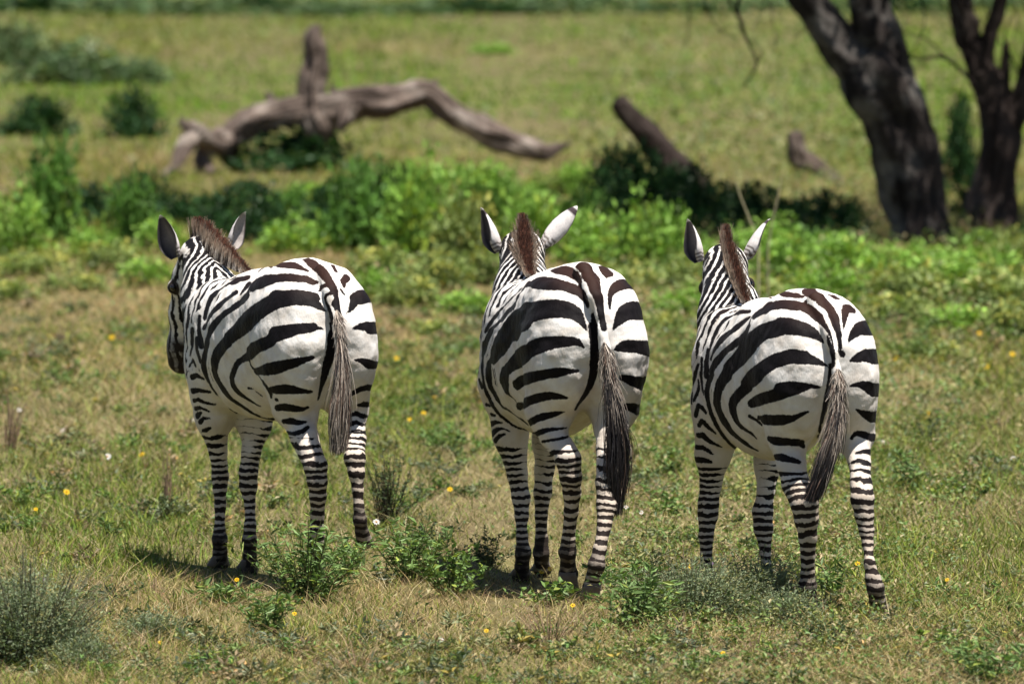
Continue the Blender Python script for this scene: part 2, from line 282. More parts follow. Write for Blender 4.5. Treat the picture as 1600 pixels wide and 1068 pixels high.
#@SECTION stripes
STROKES = {  # strokes beside the tail and down the cleft: dark skin plus painted shadow
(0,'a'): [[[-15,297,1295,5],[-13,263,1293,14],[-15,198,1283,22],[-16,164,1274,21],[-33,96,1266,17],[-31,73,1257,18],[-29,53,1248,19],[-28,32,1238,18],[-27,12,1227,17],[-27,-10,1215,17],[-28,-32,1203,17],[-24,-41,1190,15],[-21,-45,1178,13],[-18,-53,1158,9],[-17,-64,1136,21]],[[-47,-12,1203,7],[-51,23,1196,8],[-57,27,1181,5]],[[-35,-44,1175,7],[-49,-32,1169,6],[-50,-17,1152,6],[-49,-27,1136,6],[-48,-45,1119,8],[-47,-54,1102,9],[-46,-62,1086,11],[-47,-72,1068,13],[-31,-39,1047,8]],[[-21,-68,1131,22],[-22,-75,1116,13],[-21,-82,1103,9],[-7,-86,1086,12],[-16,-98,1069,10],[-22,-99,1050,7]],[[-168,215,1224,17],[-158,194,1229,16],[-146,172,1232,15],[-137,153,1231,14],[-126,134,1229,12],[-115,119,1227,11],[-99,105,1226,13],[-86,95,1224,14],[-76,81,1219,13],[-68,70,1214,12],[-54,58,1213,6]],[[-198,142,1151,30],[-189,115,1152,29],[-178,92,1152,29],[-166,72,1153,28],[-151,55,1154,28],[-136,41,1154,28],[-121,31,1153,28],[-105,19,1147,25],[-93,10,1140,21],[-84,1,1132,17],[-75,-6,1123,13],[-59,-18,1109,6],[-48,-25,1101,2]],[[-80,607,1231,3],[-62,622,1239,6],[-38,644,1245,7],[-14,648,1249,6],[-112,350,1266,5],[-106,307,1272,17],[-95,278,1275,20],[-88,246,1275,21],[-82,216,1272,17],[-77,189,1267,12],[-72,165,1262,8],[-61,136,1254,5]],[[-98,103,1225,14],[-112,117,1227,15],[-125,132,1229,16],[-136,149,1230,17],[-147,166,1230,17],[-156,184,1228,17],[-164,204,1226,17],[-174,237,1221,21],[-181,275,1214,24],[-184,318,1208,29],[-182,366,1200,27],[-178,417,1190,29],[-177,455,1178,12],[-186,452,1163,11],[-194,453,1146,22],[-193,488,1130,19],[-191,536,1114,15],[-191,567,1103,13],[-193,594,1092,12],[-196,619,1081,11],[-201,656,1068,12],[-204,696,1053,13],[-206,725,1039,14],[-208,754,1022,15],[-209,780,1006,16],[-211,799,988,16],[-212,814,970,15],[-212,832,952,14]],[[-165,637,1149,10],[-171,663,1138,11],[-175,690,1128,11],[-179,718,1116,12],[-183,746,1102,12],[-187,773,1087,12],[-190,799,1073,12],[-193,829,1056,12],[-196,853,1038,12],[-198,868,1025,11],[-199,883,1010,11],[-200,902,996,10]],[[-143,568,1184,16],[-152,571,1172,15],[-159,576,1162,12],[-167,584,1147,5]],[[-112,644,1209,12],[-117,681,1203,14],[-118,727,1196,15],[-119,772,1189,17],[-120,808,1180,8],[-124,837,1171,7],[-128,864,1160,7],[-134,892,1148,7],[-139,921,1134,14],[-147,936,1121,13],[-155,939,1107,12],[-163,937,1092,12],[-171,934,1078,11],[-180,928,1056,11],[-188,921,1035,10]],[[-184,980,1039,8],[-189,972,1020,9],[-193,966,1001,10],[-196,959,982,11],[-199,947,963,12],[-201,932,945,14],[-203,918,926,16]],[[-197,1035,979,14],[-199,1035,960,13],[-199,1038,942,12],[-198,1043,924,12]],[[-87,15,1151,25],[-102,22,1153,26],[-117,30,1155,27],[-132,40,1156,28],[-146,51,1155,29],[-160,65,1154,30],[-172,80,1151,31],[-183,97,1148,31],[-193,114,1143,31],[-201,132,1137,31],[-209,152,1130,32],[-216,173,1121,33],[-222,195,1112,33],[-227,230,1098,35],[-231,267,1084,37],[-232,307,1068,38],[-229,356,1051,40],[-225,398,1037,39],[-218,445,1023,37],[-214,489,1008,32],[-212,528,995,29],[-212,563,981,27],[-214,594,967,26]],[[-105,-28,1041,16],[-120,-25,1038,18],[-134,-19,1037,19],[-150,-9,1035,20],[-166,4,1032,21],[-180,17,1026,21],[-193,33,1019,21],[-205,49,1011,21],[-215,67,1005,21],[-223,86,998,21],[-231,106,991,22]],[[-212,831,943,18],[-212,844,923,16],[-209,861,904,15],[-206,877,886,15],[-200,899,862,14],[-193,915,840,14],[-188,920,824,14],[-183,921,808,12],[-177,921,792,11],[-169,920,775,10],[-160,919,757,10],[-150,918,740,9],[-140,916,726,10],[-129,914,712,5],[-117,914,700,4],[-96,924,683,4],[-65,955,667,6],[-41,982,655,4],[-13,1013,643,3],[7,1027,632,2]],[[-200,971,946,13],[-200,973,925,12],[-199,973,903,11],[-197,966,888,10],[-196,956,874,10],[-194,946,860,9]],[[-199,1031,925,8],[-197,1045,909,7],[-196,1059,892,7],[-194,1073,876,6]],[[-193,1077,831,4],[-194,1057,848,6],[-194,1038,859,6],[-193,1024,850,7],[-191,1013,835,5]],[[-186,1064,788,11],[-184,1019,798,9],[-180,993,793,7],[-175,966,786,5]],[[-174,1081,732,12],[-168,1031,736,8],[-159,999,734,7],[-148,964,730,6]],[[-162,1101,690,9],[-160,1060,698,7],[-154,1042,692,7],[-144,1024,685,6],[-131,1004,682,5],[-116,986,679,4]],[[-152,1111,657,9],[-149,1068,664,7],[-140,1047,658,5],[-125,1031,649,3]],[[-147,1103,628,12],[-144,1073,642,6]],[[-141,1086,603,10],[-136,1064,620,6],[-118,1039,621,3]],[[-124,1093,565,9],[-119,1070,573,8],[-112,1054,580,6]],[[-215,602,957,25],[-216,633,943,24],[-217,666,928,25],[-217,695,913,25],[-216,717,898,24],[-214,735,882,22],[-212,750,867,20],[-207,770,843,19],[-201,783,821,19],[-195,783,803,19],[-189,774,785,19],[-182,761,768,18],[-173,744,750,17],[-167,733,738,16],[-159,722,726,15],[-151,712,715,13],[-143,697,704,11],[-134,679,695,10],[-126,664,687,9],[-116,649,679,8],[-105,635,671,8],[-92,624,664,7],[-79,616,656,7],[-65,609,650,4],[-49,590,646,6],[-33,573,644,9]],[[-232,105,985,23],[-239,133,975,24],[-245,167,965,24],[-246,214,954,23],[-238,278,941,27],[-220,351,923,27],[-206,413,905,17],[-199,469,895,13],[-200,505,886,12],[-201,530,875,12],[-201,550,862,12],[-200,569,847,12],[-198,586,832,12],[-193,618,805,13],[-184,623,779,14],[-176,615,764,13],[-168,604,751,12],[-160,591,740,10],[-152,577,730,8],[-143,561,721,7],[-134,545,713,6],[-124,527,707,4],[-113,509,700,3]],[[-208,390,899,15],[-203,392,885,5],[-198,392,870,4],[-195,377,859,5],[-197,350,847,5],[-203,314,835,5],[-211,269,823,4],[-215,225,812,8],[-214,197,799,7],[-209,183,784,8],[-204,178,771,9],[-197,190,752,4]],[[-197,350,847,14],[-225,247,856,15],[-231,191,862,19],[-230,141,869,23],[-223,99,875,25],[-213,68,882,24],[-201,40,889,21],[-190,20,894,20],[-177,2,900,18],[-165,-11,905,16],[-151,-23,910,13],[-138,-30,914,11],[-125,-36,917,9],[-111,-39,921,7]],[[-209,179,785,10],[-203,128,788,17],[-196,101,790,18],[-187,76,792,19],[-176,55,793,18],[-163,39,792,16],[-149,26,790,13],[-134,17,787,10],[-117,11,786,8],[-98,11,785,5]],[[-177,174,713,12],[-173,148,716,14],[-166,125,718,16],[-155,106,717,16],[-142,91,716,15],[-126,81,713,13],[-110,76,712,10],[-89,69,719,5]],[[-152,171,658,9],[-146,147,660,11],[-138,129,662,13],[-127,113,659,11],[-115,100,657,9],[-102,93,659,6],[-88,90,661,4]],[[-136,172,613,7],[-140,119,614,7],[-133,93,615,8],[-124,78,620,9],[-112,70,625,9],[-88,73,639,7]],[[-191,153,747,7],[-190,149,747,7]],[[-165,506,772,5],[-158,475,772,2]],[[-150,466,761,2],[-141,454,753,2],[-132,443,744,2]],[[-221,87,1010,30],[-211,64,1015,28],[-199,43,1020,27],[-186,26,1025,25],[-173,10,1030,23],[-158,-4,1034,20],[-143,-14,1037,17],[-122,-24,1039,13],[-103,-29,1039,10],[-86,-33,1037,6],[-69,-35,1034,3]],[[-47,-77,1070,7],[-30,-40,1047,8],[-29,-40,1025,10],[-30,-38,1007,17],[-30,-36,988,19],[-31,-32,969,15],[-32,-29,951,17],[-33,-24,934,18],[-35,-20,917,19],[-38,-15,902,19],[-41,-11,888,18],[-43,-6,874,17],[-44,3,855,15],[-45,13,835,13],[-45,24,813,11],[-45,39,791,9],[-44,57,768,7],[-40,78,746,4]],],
(0,'r'): [[[67,186,1269,10],[55,128,1252,8]],[[90,101,1227,16],[64,68,1214,14],[54,41,1196,6]],[[32,23,1185,3],[42,9,1166,4]],[[122,31,1152,29],[95,17,1150,23],[77,-3,1129,16],[65,-14,1115,11],[53,-23,1102,6],[32,-32,1090,2]],[[60,-36,1031,3],[77,-34,1036,8],[95,-31,1039,13],[126,-22,1038,19],[147,-11,1031,24]],[[71,-30,907,3],[97,-35,905,10],[123,-30,893,17],[137,-23,888,17]],[[76,42,758,4],[88,21,776,9],[101,13,783,10],[116,10,789,11],[143,18,794,12]],[[126,66,723,5],[155,80,724,11]],[[101,96,681,6],[125,86,688,8],[139,86,683,8],[155,90,676,9]],[[104,79,648,9],[120,75,654,7],[141,70,643,7]],[[95,48,616,9],[118,48,624,5],[139,47,615,5]],],
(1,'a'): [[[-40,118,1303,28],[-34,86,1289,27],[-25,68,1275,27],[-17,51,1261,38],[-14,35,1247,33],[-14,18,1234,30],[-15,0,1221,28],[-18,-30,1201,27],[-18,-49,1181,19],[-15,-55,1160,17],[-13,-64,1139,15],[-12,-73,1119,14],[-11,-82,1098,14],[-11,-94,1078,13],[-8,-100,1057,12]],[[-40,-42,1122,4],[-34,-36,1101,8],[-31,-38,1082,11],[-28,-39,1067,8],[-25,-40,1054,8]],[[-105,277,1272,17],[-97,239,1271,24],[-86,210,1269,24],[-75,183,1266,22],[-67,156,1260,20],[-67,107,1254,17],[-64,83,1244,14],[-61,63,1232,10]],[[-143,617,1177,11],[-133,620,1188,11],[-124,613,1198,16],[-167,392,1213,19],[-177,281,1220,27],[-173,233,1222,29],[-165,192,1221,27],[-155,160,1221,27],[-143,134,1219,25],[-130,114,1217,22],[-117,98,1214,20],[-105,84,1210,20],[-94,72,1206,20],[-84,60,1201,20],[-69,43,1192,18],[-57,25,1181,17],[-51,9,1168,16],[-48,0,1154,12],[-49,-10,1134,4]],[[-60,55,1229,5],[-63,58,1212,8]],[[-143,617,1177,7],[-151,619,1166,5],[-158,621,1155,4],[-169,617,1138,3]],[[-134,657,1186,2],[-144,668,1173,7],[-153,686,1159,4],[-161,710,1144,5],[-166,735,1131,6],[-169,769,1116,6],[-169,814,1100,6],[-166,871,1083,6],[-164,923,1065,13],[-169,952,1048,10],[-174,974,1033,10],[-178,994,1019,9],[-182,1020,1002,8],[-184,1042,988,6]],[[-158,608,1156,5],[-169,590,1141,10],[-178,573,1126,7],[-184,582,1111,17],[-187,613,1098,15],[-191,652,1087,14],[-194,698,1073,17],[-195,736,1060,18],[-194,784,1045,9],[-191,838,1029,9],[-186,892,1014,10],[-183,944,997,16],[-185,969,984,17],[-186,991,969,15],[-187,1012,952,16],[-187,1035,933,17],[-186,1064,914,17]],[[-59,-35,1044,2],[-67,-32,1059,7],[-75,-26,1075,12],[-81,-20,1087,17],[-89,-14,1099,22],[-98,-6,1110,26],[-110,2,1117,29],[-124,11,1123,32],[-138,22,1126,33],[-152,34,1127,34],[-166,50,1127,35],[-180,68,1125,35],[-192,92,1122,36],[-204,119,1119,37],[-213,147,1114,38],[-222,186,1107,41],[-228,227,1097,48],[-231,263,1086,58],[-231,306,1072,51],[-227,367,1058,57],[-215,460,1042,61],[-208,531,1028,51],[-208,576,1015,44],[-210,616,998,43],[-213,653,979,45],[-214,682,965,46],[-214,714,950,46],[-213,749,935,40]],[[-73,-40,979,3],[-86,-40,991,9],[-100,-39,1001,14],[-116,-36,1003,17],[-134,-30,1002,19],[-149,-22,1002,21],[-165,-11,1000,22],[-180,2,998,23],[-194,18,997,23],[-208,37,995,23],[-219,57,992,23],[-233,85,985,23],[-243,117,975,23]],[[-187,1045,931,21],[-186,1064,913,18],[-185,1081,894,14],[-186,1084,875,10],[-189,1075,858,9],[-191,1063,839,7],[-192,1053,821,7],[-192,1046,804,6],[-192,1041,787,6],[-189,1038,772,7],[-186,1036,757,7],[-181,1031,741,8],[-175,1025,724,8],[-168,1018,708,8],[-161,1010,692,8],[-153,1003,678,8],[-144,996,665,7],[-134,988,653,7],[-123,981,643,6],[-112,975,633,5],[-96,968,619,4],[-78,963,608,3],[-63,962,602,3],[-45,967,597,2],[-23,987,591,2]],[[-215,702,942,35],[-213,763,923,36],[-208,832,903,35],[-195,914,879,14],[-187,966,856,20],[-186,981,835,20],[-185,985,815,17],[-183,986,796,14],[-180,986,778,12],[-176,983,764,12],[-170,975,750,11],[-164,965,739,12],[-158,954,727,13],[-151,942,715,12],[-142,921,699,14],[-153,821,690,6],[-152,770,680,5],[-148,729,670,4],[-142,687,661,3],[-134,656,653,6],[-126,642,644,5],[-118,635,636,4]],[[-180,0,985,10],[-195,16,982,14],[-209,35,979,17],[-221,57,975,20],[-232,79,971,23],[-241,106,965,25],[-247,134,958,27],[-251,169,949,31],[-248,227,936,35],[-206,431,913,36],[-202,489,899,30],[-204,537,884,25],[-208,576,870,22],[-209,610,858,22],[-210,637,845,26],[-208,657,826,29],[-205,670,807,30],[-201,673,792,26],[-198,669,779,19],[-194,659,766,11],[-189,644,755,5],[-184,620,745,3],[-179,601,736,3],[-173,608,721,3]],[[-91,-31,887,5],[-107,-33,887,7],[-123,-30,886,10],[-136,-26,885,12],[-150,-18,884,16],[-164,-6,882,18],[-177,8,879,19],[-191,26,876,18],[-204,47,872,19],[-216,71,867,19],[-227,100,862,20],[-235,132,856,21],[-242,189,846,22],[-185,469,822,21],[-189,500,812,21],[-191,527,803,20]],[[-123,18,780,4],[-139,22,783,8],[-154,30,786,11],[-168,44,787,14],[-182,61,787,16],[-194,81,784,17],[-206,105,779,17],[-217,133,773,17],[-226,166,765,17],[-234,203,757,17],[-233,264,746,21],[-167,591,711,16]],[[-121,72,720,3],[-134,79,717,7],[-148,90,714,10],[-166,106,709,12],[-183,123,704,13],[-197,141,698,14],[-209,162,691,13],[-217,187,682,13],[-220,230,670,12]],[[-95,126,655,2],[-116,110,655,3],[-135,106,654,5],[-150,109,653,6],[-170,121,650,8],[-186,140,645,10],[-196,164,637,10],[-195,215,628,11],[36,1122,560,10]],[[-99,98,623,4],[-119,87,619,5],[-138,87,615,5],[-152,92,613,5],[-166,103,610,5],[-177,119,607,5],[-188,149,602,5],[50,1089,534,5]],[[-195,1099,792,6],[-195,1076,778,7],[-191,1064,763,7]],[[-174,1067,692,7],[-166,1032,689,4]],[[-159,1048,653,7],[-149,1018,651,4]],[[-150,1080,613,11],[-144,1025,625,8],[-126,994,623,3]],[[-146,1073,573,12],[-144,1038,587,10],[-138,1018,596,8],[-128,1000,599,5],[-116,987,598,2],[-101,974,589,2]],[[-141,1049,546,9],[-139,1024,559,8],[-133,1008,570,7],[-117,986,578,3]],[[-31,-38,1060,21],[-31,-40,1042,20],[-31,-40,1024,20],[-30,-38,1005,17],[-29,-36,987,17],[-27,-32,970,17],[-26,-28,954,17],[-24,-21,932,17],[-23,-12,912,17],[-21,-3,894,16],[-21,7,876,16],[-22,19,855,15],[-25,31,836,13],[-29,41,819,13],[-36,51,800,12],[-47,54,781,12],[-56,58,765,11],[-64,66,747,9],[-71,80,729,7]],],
(1,'r'): [[[82,230,1274,21],[80,168,1260,25],[63,119,1245,7]],[[137,121,1217,24],[116,98,1215,23],[96,79,1210,21],[79,61,1203,18],[63,40,1191,14],[50,21,1177,10],[42,-1,1153,7],[40,-16,1128,4]],[[172,49,1115,35],[147,24,1118,35],[124,7,1116,34],[104,-4,1110,31],[91,-13,1100,27],[79,-21,1088,21],[68,-27,1076,16],[58,-32,1064,10],[47,-37,1045,2]],[[54,-37,968,4],[71,-40,975,14],[88,-41,981,21],[108,-39,981,23],[130,-34,980,23],[155,-20,977,25],[180,2,973,27],[214,54,965,30]],[[87,-24,859,11],[111,-24,851,16],[130,-18,845,19],[151,-4,838,21],[172,17,833,24],[197,56,828,28]],[[121,27,742,13],[147,40,736,18],[180,79,725,20]],],
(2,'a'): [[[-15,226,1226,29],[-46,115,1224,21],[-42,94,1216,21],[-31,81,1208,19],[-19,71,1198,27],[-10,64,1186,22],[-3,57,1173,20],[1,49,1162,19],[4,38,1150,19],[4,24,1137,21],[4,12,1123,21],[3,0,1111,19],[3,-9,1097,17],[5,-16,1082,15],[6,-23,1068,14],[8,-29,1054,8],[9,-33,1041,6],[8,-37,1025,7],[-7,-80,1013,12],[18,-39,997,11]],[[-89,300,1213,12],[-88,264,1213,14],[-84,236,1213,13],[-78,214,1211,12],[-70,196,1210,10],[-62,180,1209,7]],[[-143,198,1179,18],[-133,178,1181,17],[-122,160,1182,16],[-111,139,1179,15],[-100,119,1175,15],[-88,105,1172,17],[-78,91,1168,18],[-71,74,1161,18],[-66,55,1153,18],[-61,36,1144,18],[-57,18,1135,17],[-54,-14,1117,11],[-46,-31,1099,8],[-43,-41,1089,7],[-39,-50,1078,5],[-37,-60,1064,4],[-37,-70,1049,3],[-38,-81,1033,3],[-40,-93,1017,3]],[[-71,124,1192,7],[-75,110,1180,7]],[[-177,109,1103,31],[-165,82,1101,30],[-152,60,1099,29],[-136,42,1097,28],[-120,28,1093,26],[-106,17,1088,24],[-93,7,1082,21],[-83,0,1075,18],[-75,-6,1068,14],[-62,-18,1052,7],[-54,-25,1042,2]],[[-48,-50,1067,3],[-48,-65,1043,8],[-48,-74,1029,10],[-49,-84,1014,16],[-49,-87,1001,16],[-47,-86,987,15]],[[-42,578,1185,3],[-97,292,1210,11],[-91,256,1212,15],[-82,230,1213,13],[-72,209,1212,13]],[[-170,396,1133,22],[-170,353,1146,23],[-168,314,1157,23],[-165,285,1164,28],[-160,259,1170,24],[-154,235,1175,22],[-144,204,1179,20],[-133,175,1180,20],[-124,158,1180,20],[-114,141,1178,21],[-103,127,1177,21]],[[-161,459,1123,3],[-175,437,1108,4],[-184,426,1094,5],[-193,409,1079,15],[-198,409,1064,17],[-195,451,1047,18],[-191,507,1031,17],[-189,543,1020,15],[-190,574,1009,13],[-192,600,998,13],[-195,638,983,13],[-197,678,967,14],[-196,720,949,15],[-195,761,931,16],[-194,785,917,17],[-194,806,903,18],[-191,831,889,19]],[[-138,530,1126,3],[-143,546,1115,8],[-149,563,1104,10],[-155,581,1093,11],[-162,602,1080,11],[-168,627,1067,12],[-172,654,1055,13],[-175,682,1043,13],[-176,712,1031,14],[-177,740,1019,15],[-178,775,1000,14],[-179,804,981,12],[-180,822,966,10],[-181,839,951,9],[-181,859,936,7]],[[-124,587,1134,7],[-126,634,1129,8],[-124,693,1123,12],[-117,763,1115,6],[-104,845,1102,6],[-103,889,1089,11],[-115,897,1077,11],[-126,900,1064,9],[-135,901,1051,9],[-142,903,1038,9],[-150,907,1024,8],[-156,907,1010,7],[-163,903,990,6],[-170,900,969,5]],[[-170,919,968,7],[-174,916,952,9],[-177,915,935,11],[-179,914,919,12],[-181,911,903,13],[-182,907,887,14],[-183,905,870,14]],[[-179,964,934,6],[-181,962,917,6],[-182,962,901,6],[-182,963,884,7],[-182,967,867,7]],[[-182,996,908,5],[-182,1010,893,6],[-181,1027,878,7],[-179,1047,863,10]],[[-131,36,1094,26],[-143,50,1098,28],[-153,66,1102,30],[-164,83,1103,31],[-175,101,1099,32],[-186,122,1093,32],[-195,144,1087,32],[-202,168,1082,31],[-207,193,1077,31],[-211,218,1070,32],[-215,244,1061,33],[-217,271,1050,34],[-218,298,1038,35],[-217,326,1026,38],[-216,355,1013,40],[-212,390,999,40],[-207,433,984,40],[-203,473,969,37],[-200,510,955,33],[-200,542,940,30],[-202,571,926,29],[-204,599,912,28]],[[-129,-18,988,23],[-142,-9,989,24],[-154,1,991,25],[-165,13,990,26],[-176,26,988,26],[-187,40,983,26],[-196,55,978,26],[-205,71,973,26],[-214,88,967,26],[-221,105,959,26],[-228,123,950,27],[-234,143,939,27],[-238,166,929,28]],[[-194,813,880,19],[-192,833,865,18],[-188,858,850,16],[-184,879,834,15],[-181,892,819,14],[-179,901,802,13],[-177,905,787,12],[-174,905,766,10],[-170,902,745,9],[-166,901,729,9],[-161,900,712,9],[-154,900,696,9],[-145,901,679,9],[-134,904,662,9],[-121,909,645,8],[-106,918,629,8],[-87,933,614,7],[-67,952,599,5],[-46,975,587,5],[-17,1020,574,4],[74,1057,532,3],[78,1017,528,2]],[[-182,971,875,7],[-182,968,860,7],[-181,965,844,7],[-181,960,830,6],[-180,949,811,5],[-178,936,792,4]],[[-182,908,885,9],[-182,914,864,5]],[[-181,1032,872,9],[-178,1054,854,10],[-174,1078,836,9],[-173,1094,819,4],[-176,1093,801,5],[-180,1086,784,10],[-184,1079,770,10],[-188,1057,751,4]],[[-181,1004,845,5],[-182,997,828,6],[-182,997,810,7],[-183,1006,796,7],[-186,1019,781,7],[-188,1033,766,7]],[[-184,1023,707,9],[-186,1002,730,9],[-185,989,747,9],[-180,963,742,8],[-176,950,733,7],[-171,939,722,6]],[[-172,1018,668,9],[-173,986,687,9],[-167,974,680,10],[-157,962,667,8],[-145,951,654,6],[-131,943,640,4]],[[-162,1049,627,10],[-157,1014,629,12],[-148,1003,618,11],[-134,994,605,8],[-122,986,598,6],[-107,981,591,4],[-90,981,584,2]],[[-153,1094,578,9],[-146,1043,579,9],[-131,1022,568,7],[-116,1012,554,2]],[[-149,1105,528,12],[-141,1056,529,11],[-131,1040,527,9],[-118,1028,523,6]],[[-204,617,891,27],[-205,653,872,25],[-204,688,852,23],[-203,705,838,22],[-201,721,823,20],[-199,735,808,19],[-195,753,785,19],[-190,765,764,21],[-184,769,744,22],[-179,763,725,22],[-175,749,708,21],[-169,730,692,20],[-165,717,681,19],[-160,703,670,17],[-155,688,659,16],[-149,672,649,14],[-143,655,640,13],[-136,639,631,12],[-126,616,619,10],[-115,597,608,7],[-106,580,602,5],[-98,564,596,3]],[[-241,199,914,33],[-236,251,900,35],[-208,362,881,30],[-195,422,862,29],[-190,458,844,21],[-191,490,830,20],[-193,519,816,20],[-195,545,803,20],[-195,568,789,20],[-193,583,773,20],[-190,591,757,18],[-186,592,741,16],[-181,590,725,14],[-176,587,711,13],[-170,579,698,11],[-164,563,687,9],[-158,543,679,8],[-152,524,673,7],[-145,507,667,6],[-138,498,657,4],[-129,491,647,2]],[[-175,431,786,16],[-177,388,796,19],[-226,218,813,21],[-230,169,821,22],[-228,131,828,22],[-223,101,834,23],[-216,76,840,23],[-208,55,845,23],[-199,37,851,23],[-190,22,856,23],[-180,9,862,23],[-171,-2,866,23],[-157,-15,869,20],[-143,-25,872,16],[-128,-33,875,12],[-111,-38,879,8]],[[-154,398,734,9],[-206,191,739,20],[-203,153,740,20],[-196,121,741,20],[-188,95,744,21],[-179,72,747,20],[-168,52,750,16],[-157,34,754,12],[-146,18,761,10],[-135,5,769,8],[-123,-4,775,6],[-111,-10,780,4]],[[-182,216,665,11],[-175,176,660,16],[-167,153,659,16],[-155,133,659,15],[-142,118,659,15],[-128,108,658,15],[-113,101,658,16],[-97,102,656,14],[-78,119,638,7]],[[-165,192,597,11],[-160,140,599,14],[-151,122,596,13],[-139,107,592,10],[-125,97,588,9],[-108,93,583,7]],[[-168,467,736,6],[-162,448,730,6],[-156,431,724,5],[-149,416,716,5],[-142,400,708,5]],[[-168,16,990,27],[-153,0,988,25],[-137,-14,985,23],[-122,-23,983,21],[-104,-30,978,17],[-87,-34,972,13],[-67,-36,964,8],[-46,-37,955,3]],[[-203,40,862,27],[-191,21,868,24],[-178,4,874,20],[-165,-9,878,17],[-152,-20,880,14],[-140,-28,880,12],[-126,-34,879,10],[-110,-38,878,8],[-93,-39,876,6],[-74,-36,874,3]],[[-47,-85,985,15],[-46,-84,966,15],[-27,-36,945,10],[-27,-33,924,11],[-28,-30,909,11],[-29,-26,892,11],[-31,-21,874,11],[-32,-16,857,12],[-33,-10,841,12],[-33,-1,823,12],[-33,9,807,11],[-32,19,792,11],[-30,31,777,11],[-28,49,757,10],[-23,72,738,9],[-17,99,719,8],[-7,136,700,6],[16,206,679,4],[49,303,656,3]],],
(2,'r'): [[[45,175,1211,8],[65,172,1206,15],[75,164,1200,10]],[[115,96,1156,12],[98,95,1163,18],[83,90,1165,17],[70,68,1155,16],[59,45,1140,13],[46,17,1117,7],[34,-4,1094,2]],[[145,47,1092,29],[109,20,1091,24],[91,7,1082,20],[75,-5,1071,15],[55,-20,1053,7],[46,-26,1041,2]],[[51,-37,972,4],[68,-35,978,11],[85,-32,984,17],[103,-28,988,20],[121,-21,991,23],[139,-11,988,25],[161,8,984,28]],[[52,-29,875,3],[68,-34,879,7],[84,-37,881,10],[99,-38,879,15],[116,-34,874,19],[133,-27,867,22],[153,-11,858,25]],[[85,-11,785,3],[101,-10,776,8],[119,-3,768,13],[141,10,760,17],[168,36,752,21]],[[93,58,670,5],[99,51,682,7],[107,44,691,10],[122,43,689,11],[139,47,684,13],[156,52,678,13],[174,63,672,14]],[[92,15,617,3],[105,9,620,6],[120,9,623,8],[154,28,619,11]],[[71,1,583,4],[81,-16,588,6],[93,-25,591,8],[107,-32,586,9],[121,-34,580,10],[134,-28,571,10]],],
}
# stroke points are in millimetres in the zebra's own frame: x, y, z, half width
def seg_field(V, strokes, yaw):
    # stripes run on across folds of the skin: depth counts less than height and side
    vd = np.array([math.sin(yaw), math.cos(yaw), 0], np.float32); kk = 1 - .38
    V0 = V; V = V0 - (V0 @ vd)[:, None] * vd * kk
    out = np.full(len(V), .2, np.float32)
    for st in strokes:
        P = np.array(st, np.float32) / 1000.0; P[:, :3] -= (P[:, :3] @ vd)[:, None] * vd * kk
        for i in range(len(P) - 1):
            a, b = P[i], P[i + 1]
            lo = np.minimum(a[:3], b[:3]) - .09; hi = np.maximum(a[:3], b[:3]) + .09
            m = np.nonzero(((V > lo) & (V < hi)).all(1))[0]
            if not len(m): continue
            v = V[m]; ba = b[:3] - a[:3]; t = np.clip(((v - a[:3]) @ ba) / (ba @ ba + 1e-9), 0, 1)
            d = np.linalg.norm(v - a[:3] - t[:, None] * ba, axis=1) - (a[3] + (b[3] - a[3]) * t) * 1.02 - .0012
            out[m] = np.minimum(out[m], d)
    return out
def chain_dist(V, P):
    """distance to a chain of round cones, length along it, lateral offset"""
    best = np.full(len(V), 9., np.float32); s = np.zeros(len(V), np.float32); acc = 0.0
    seg = np.zeros(len(V), int); cen = np.zeros((len(V), 3), np.float32)
    for i in range(len(P) - 1):
        a, ra = P[i]; b, rb = P[i + 1]; ba = b - a; L = np.linalg.norm(ba)
        t = np.clip(((V - a) @ ba) / (L * L), 0, 1); c = a + t[:, None] * ba
        d = np.linalg.norm(V - c, axis=1) - (ra + (rb - ra) * t)
        m = d < best; best[m] = d[m]; s[m] = acc + t[m] * L; seg[m] = i; cen[m] = c[m]; acc += L
    return best, s, seg, cen
def smooth01(x, a, b): t = np.clip((x - a) / (b - a), 0, 1); return t * t * (3 - 2 * t)

